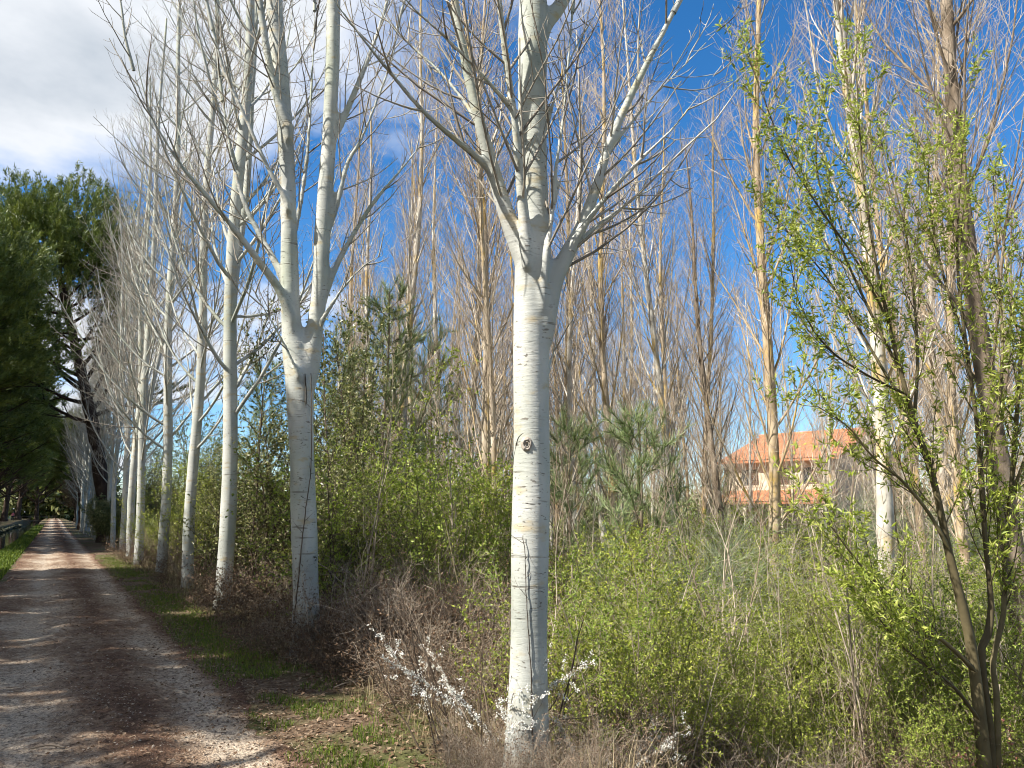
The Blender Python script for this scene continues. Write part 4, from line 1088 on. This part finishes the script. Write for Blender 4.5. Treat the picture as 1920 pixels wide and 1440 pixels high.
# ------------------------------------------------------------------ the house beyond the grove
def house():
    cx, cy = spot(1572, 46)                                     # the near corner
    root = empty('house', (cx, cy, float(H(cx, cy)) - .1))
    # local axes: +x runs along the front wall away to the left, +y along the gable wall away to the right
    ang = R(42)
    ax = -RT * math.cos(ang) + FW * math.sin(ang)
    ay = RT * math.sin(ang) + FW * math.cos(ang)
    gz = root.location.z
    LX, LY = 6.9, 12.4
    EV, RG = 5.0 - gz, 7.0 - gz
    def W(x, y, z): return (ax[0] * x + ay[0] * y, ax[1] * x + ay[1] * y, z)
    def wbox(m_, a, b, mi=0):
        v = [W(x, y, z) for z in (a[2], b[2]) for y in (a[1], b[1]) for x in (a[0], b[0])]
        m_.add(v, [(0, 2, 3, 1), (4, 5, 7, 6), (0, 1, 5, 4), (2, 6, 7, 3), (0, 4, 6, 2), (1, 3, 7, 5)], mi=mi, smooth_=False)
    m_ = MB()                                                    # gable wall and back, raw cement
    v = [W(0, 0, 0), W(0, LY, 0), W(0, LY, EV), W(0, LY / 2, RG), W(0, 0, EV), W(.25, 0, 0), W(.25, LY, 0), W(.25, LY, EV), W(.25, LY / 2, RG), W(.25, 0, EV)]
    m_.add(v, [(0, 1, 2, 3, 4), (9, 8, 7, 6, 5)], mi=0, smooth_=False); m_.add(v, [(0, 5, 6, 1), (1, 6, 7, 2), (2, 7, 8, 3), (3, 8, 9, 4), (4, 9, 5, 0)], smooth_=False)
    m_.build('gable_wall', M['cement'], root)
    m_ = MB(); wbox(m_, (.25, LY - .25, 0), (LX, LY, EV)); wbox(m_, (LX, 0, 0), (LX + .25, LY, EV)); m_.build('rear_wall', M['cement'], root)
    m_ = MB()                                                    # front wall with its openings left free
    z1, z2 = 3.35 - gz, 4.55 - gz
    xs_ = [.25, .9, 2.5, 3.6, 5.0, 6.6, LX]
    wbox(m_, (.25, 0, 0), (LX, .25, z1)); wbox(m_, (.25, 0, z2), (LX, .25, EV))
    for a, b in ((.25, .7), (2.1, 2.7), (4.1, 4.7), (6.1, LX)): wbox(m_, (a, 0, z1), (b, .25, z2))
    m_.build('front_wall', M['plaster'], root)
    for (a, b) in ((.7, 2.1), (2.7, 4.1), (4.7, 6.1)):
        f = MB(); t = .09
        wbox(f, (a, -.03, z1), (a + t, .2, z2)); wbox(f, (b - t, -.03, z1), (b, .2, z2)); wbox(f, (a + t, -.03, z1), (b - t, .2, z1 + t)); wbox(f, (a + t, -.03, z2 - t), (b - t, .2, z2))
        wo = f.build('window', M['plaster'], root)
        g = MB(); wbox(g, (a + t, .12, z1 + t), (b - t, .15, z2 - t)); g.build('pane', M['glass'], wo)
        s_ = MB(); wbox(s_, (a + t + .02, .02, z1 + t), (a + t + .75, .08, z2 - t - .12))
        for q in range(7): wbox(s_, (a + t + .06, -.01, z1 + t + .06 + q * .135), (a + t + .71, .018, z1 + t + .14 + q * .135))
        s_.build('shutter', M['shutter'], wo)
    m_ = MB(); wbox(m_, (2.72, -.04, z1 - .1), (4.08, -.005, z1 - .02)); m_.build('sill', M['brick'], root)
    m_ = MB(); wbox(m_, (4.72, -.06, .4), (LX - .05, -.004, z1 - .3)); m_.build('stone_cladding', M['brick'], root)
    def roof(name, x0, x1, y0, y1, za, zb, thick=.12):
        """rows of half-round clay tiles running down the slope"""
        m_ = MB(); step = .21; n = int((x1 - x0) / step); s = 7
        a = np.linspace(0, math.pi, s)
        prof = np.concatenate([[(x0 + (k + .5) * step - math.cos(q) * step * .5, math.sin(q) * .075) for q in a[:-1]] for k in range(n)])
        rows = np.linspace(0, 1, 18)
        V = []
        for j, r in enumerate(rows):
            y = y0 + (y1 - y0) * r; z = za + (zb - za) * r
            V.append([W(px, y, z + pz + (.018 if j % 2 else 0)) for px, pz in prof])
        V = np.array(V); nn = len(prof)
        i = np.arange(17)[:, None] * nn; j = np.arange(nn - 1)[None]
        f = np.stack([i + j, i + j + 1, i + nn + j + 1, i + nn + j], -1).reshape(-1, 4)
        m_.add(V, f, np.zeros(len(f)), 0, False)
        v = [W(x, y, z - q) for q in (.0, thick) for (y, z) in ((y0, za), (y1, zb)) for x in (x0, x1)]
        m_.add(v, [(0, 1, 3, 2), (4, 6, 7, 5), (0, 4, 5, 1), (2, 3, 7, 6), (0, 2, 6, 4), (1, 5, 7, 3)], smooth_=False)
        return m_.build(name, M['roof'], root)
    sl = (RG - EV) / (LY / 2)
    roof('roof', -.45, LX + .5, -.55, LY / 2, EV - .55 * sl + .14, RG + .14)
    roof('rear_roof', -.45, LX + .5, LY + .55, LY / 2, EV - .55 * sl + .14, RG + .13)
    m_ = MB(); tubes(m_, np.array([W(-.45, LY / 2, RG + .2), W(LX / 2, LY / 2, RG + .2), W(LX + .5, LY / 2, RG + .2)]), np.full(3, .13), 8); m_.build('ridge', M['roof'], root)
    roof('porch_roof', -.1, LX + .2, -2.3, -.01, 2.35 - gz, 3.05 - gz)
    for x in (.15, 2.5, 4.8, LX - .1):
        p = MB(); wbox(p, (x, -2.1, 0), (x + .18, -1.92, 2.3 - gz)); p.build('porch_post', M['plaster'], root)
    tag(root, 'house with orange tiled roofs and a raw cement gable seen through the grove', 'house')
house()
# grey post with a pale cap
px, py = spot(1518, 24)
root = empty('grey_post', (px, py, float(H(px, py))))
zt = 1.6 - (982 - 965) / FPX * 24 - root.location.z
m_ = MB(); tubes(m_, np.array([(0, 0, -.1), (0, 0, zt * .5), (0, 0, zt)]), np.array([.055, .05, .05]), 10); m_.build('pole', M['metal'], root)
m_ = MB(); m_.box((-.13, -.1, zt), (.13, .1, zt + .12)); m_.build('cap', M['plaster'], root)
tag(root, 'slim grey post with a pale cap standing in front of the house', 'post')
for (u, v, d, s, lab) in ((1240, 1022, 15, .38, 'pale stone block low in the thicket below the young pine'), (1125, 975, 19, .35, 'small pale boulder behind the nearest trunk, left of the young pine')):
    x, y = spot(u, d); o = link('boulder', rock_mesh('boulder', 7 + int(d), 'stone'), None)
    o.location = (x, y, at(u, v, d)[2] - .1); o.scale = (s * 2.2, s * 1.4, s * 1.5); o.rotation_euler = (.1, .1, .4)
    o.location.z = float(H(x, y)) + .1
    o.scale = (s * 2.2, s * 1.6, 1.6)
    tag(o, lab, 'rock')

# ------------------------------------------------------------------ far things down the path
bx = empty('footbridge', (-3.4, 196, .2))
m_ = MB(); m_.box((-4.2, -.8, 0), (4.2, .8, .22)); m_.build('deck', M['wood'], bx)
for s in (-1, 1):
    m_ = MB(); m_.box((-4.2, s * .72 - .05, 1.02), (4.2, s * .72 + .05, 1.14)); m_.build('handrail', M['wood'], bx)
    for k in range(6):
        m_ = MB(); m_.box((-4 + k * 1.58, s * .72 - .045, .22), (-3.9 + k * 1.58, s * .72 + .045, 1.02)); m_.build('post', M['wood'], bx)
tag(bx, 'dark footbridge across the canal at the far end', 'bridge')

def person(x, y):
    root = empty('person', (x, y, float(H(x, y))), R(200))
    me = bpy.data.meshes.new('body')
    J = [(0, 0, .95), (0, 0, 1.2), (0, 0, 1.42), (0, -.01, 1.52), (0, -.02, 1.64), (0, -.02, 1.73), (.2, 0, 1.4), (.26, .06, 1.13), (.25, -.06, .9), (.25, -.09, .82), (-.2, 0, 1.4), (-.26, -.06, 1.13), (-.25, -.16, .92), (-.25, -.2, .84),
         (.1, 0, .9), (.11, -.12, .5), (.11, -.2, .08), (.11, -.34, .05), (-.1, 0, .9), (-.11, .06, .5), (-.11, .26, .12), (-.11, .16, .05)]
    E = [(0, 1), (1, 2), (2, 3), (3, 4), (4, 5), (2, 6), (6, 7), (7, 8), (8, 9), (2, 10), (10, 11), (11, 12), (12, 13), (0, 14), (14, 15), (15, 16), (16, 17), (0, 18), (18, 19), (19, 20), (20, 21)]
    rad = [.15, .14, .15, .055, .09, .07, .06, .045, .035, .03, .06, .045, .035, .03, .09, .065, .045, .04, .09, .065, .045, .04]
    me.from_pydata(J, E, [])
    o = link('body', me, root)
    sk = o.modifiers.new('skin', 'SKIN'); sub = o.modifiers.new('sub', 'SUBSURF'); sub.levels = sub.render_levels = 2
    for k, vtx in enumerate(me.skin_vertices[0].data): vtx.radius = (rad[k], rad[k] * .8); vtx.use_root = (k == 0)
    m, nt, b = mat('person_clothes', .8)
    tc = nt.nodes.new('ShaderNodeTexCoord'); sx = nt.nodes.new('ShaderNodeSeparateXYZ'); nt.links.new(tc.outputs['Object'], sx.inputs[0])
    c = ramp(nt, mth(nt, 'DIVIDE', sx.outputs['Z'], 2.0), [(0.0, (.02, .022, .03)), (.475, (.75, .20, .20)), (.755, (.55, .34, .26))])
    for n in nt.nodes:
        if n.type == 'VALTORGB': n.color_ramp.interpolation = 'CONSTANT'
    nt.links.new(c, b.inputs['Base Color']); me.materials.append(m)
    hb = MB(); a = np.arange(12) / 12 * 6.283; b_ = np.linspace(-.1, 1.5, 6)
    v = np.stack([np.cos(b_)[:, None] * np.cos(a) * .1, np.cos(b_)[:, None] * np.sin(a) * .115 + .0, 1.68 + np.sin(b_)[:, None] * .1 * np.ones(12)], -1)
    i = np.arange(5)[:, None] * 12; j = np.arange(12)[None]; hb.add(v, np.stack([i + j, i + (j + 1) % 12, i + 12 + (j + 1) % 12, i + 12 + j], -1).reshape(-1, 4)); hb.build('hair', M['wood'], root)
    tag(root, 'distant person in a pink top walking on the far bank of the canal', 'person')
person(-6.3, 168)

# brown-leaved tree hanging over the far path, and dark growth at the foot of the leaning pine
bt = shrub('brown_leaved_tree', 95, 9.5, 5, 'dark_twig', 'dead_leaf', .22, 7, .28, 22, 8, .09, 2.2, .03, 52, t2=.3)
bt.location = (2.9, 118, 0); tag(bt, 'tree with dry brown leaves hanging over the far end of the path', 'tree')
ib = shrub('evergreen_bush', 96, 2.4, 18, 'dark_twig', 'leaf_oak', .07, 8, .5, 12, 8, .015, .6, .05, 45, lw=.7)
ib.location = (ROWX - .1, 47.0, 0); tag(ib, 'round dark bush at the foot of the leaning pine trunk', 'bush')

# a wood beyond the grove that reads as one mass
m_ = MB()
wr = np.random.default_rng(17)
n = 30000
uu = wr.uniform(-200, 2300, n); dd = wr.uniform(68, 96, n)
X = FW[0] * dd + RT[0] * (uu - 960) / FPX * dd * cp; Y = FW[1] * dd + RT[1] * (uu - 960) / FPX * dd * cp
top = 4.2 + 1.5 * wav(X, Y, .16, 21) + 1.0 * wav(X, Y, .5, 22)
Z = H(X, Y) + top * wr.random(n) ** .6
ok = X > 8
pos = np.stack([X, Y, Z], -1)[ok]
leaf_quads(m_, pos, wr.normal(size=pos.shape), wr.uniform(.35, .8, len(pos)), wr.uniform(.25, .5, len(pos)))
tag(m_.build('distant_wood', M['leaf_oak']), 'dark green wood beyond the grove and the house', 'wood', kind='stuff')

m_ = MB(); n = 26000
Y = wr.uniform(38, 268, n); X = -13.5 + wr.normal(0, 1.6, n)
e = wr.random(n) < .3; X = np.where(e, wr.uniform(-15, 16, n), X); Y = np.where(e, 266 + wr.normal(0, 3, n), Y)
Z = H(X, Y) + np.where(e, 15, 8.5 + 1.2 * wav(X, Y, .3, 24)) * wr.random(n)
pos = np.stack([X, Y, Z], -1)
leaf_quads(m_, pos, wr.normal(size=pos.shape), np.where(e, 2.0, 1.0) * wr.uniform(.6, 1.0, n), np.where(e, 2.0, 1.0) * wr.uniform(.45, .75, n))
tag(m_.build('canal_hedge', M['leaf_oak']), 'dark evergreen growth behind the stone pines beyond the canal', 'hedge', kind='stuff')

# ------------------------------------------------------------------ grass, litter, stones on the ground
def blades(name, X, Y, hgt, wid, mt_, lean=.35, cat='grass', label=''):
    n = len(X); hgt = np.broadcast_to(hgt, (n,)) * rng.uniform(.5, 1.25, n); m_ = MB()
    Z = HP(X, Y) - .005; a = rng.uniform(0, 6.28, n); b = rng.uniform(0, lean, n)
    base = np.stack([X, Y, Z], -1); c = rng.uniform(0, 6.28, n)
    dx = np.stack([np.cos(c), np.sin(c), 0 * c], -1) * (wid / 2 * rng.uniform(.6, 1.3, n))[:, None]
    ln = np.stack([np.cos(a) * b, np.sin(a) * b, 0 * a], -1)
    mid = base + (ln * .35 + np.array([0, 0, .6])) * hgt[:, None]; tip = base + (ln * 1.3 + np.array([0, 0, .95])) * hgt[:, None]
    v = np.stack([base - dx, base + dx, mid + dx * .7, mid - dx * .7, tip], 1)
    o = (np.arange(n) * 5)[:, None]; rn = rng.random(n)
    m_.add(v.reshape(-1, 3), o + np.array([[0, 1, 2, 3]]), rn, 0, False)
    f2 = o + np.array([[3, 2, 4]]); m_.f.append(f2); m_.rn.append(rn.astype(np.float32)); m_.mi.append(np.zeros(n, np.int32)); m_.sm.append(np.zeros(n, bool))
    return tag(m_.build(name, M[mt_]), label, cat, kind='stuff')
n = 22000
Y = 12 + 110 * rng.random(n) ** 1.6; X = -.98 - rng.random(n) ** 1.1 * 1.05
blades('canal_grass', X, Y, .09 + .0012 * Y, .010 + .0006 * Y, 'grass', label='green grass between the path and the canal')
n = 40000
Y = 3.2 + 30 * rng.random(n) ** 2; X = 1.95 + rng.normal(0, .26, n)
den = wav(X, Y, 1.6, 31) + .7 * wav(X, Y, 4, 32)
k_ = (den > -.3) & (X > 1.45) & (X < 2.75); X, Y = X[k_], Y[k_]
blades('verge_grass', X, Y, .055, .006, 'grass', .8, label='short green grass and moss on the path verge')
n = 9000
Y = 3.0 + 34 * rng.random(n) ** 1.7; X = 2.95 + rng.normal(0, .4, n); k_ = (X > 2.1) & ((wav(X, Y, 1.5, 33) > -.1)); X, Y = X[k_], Y[k_]
blades('dry_grass', X, Y, .26, .005, 'straw', .6, label='dry straw-coloured grass along the edge of the bank')
u = rng.uniform(900, 2000, 7000); d = np.sqrt(rng.uniform(4.2 ** 2, 7.5 ** 2, 7000)); X = FW[0] * d + RT[0] * (u - 960) / FPX * d * cp; Y = FW[1] * d + RT[1] * (u - 960) / FPX * d * cp
k_ = X > 2.7
blades('tall_dry_grass', X[k_][::2], Y[k_][::2], .42, .005, 'straw', .6, label='tall dry stalks around the foot of the nearest trunk')
u = rng.uniform(600, 2000, 9000); d = np.sqrt(rng.uniform(6.5 ** 2, 15 ** 2, 9000)); X = FW[0] * d + RT[0] * (u - 960) / FPX * d * cp; Y = FW[1] * d + RT[1] * (u - 960) / FPX * d * cp
k_ = (X > 3.4) & (wav(X, Y, 1.1, 41) > -.1)
blades('thicket_stalks', X[k_], Y[k_], 1.15, .007, 'straw', .3, label='tall straw-coloured stalks standing through the thicket')
u = rng.uniform(980, 2000, 16000); d = np.sqrt(rng.uniform(5.5 ** 2, 16 ** 2, 16000)); X = FW[0] * d + RT[0] * (u - 960) / FPX * d * cp; Y = FW[1] * d + RT[1] * (u - 960) / FPX * d * cp
k_ = X > 3.2
blades('thicket_grass', X[k_], Y[k_], .4, .010, 'grass', .5, label='rank green grass on the floor of the thicket')

def litter(n, xf, y0, y1, pw, size, name, label, mt_='dead_leaf', lift=.012):
    Y = y0 + (y1 - y0) * rng.random(n) ** pw; X = xf(n, Y)
    pos = np.stack([X, Y, HP(X, Y) + lift * rng.random(n) + .004], -1)
    a = rng.uniform(0, 6.28, n); ax = np.stack([np.cos(a), np.sin(a), rng.normal(0, .22, n)], -1)
    m_ = MB(); sz = size * rng.uniform(.5, 1.3, n); axn = nrm(ax)
    sd = nrm(np.cross(axn, np.array([0, 0, 1.]) + rng.normal(0, .3, (n, 3)))); up_ = np.cross(sd, axn)
    w = (sz * rng.uniform(.5, .8, n))[:, None]; s1 = sz[:, None]; cu = (rng.normal(.1, .18, n) * sz)[:, None]
    v = np.stack([pos, pos + axn * s1 * .45 + sd * w * .5 + up_ * cu, pos + axn * s1, pos + axn * s1 * .45 - sd * w * .5 + up_ * cu], 1)
    m_.add(v.reshape(-1, 3), (np.arange(n) * 4)[:, None] + np.array([[0, 1, 2, 3]]), rng.random(n), 0, False)
    tag(m_.build(name, M[mt_]), label, 'leaf litter', kind='stuff')
litter(9500, lambda n, Y: 2.45 + rng.normal(0, .42, n), 3, 40, 1.7, .042, 'leaf_litter', 'brown fallen leaves along the foot of the poplars')
litter(12000, lambda n, Y: rng.choice([.62, 1.6, 1.6], n) + rng.normal(0, .26, n), 3, 30, 1.7, .03, 'path_litter', 'small brown leaves and bark crumbs strewn on the path')
litter(12000, lambda n, Y: rng.uniform(2.8, 9, n), -2, 22, 1.2, .06, 'thicket_litter', 'dead leaves on the floor of the thicket')
# gravel: small angular stones
n = 13000
Y = 3 + 22 * rng.random(n) ** 1.8; X = rng.uniform(-1.0, 1.75, n); s = .004 + .010 * rng.random(n) ** 4 + .00015 * Y
oc = np.array([(1, 0, 0), (0, 1, 0), (-1, 0, 0), (0, -1, 0), (0, 0, .7), (0, 0, -.7)], float)
v = oc[None] * rng.uniform(.6, 1.3, (n, 6, 1)) * s[:, None, None]
a = rng.uniform(0, 6.28, n); c, s_ = np.cos(a)[:, None], np.sin(a)[:, None]
v = np.stack([v[..., 0] * c - v[..., 1] * s_, v[..., 0] * s_ + v[..., 1] * c, v[..., 2]], -1) + np.stack([X, Y, HP(X, Y) + .002], -1)[:, None, :]
tri = np.array([(0, 1, 4), (1, 2, 4), (2, 3, 4), (3, 0, 4)])
m_ = MB(); m_.add(v.reshape(-1, 3), ((np.arange(n) * 6)[:, None, None] + tri[None]).reshape(-1, 3), np.repeat(rng.random(n), 4), 0, False)
tag(m_.build('gravel', M['pebble']), 'small pale gravel stones scattered over the path', 'gravel', kind='stuff')
# a few fallen twigs
for k, (x, y, L, a) in enumerate(((2.35, 7.2, .5, .5), (2.6, 10.5, .6, 1.1), (.2, 6.4, .3, 2.5))):
    root = empty('fallen_twig', (x, y, float(HP(x, y)) + .01))
    t = np.linspace(0, 1, 8); P = np.stack([math.cos(a) * t * L, math.sin(a) * t * L, .015 * np.sin(t * 5)], -1)
    m_ = MB(); tubes(m_, P, np.linspace(.008, .003, 8), 6, rough=.1); m_.build('stick', M['brush_twig'], root)
    tag(root, ['fallen twig on the verge short of the forked poplar', 'fallen twig on the litter beside the forked poplar', 'small stick lying in the middle of the path'][k], 'twig')

# ------------------------------------------------------------------ labels: tell look-alikes apart by their order in the picture
bpy.context.view_layer.update()
NUM = ['first', 'second', 'third', 'fourth', 'fifth', 'sixth', 'seventh', 'eighth', 'ninth', 'tenth', 'eleventh', 'twelfth', 'thirteenth', 'fourteenth', 'fifteenth', 'sixteenth']
by = {}
for o in COL.objects:
    if o.parent is None and 'label' in o and 'group' in o: by.setdefault(o['label'], []).append(o)
for lab, os_ in by.items():
    if len(os_) < 2 or len(os_) > 16: 
        if 'stone pine on the far bank' not in lab: continue
    if 'stone pine on the far bank' in lab:
        os_.sort(key=lambda o: o.location.y)
        for k, o in enumerate(os_): o['label'] = f'{NUM[k]} nearest dark stone pine of the shady row beyond the canal'
        continue
    os_.sort(key=lambda o: proj(o.location)[0])
    for k, o in enumerate(os_):
        w = 'leftmost' if k == 0 else 'rightmost' if k == len(os_) - 1 else NUM[k] + ' from left'
        o['label'] = f'{lab}, {w}'
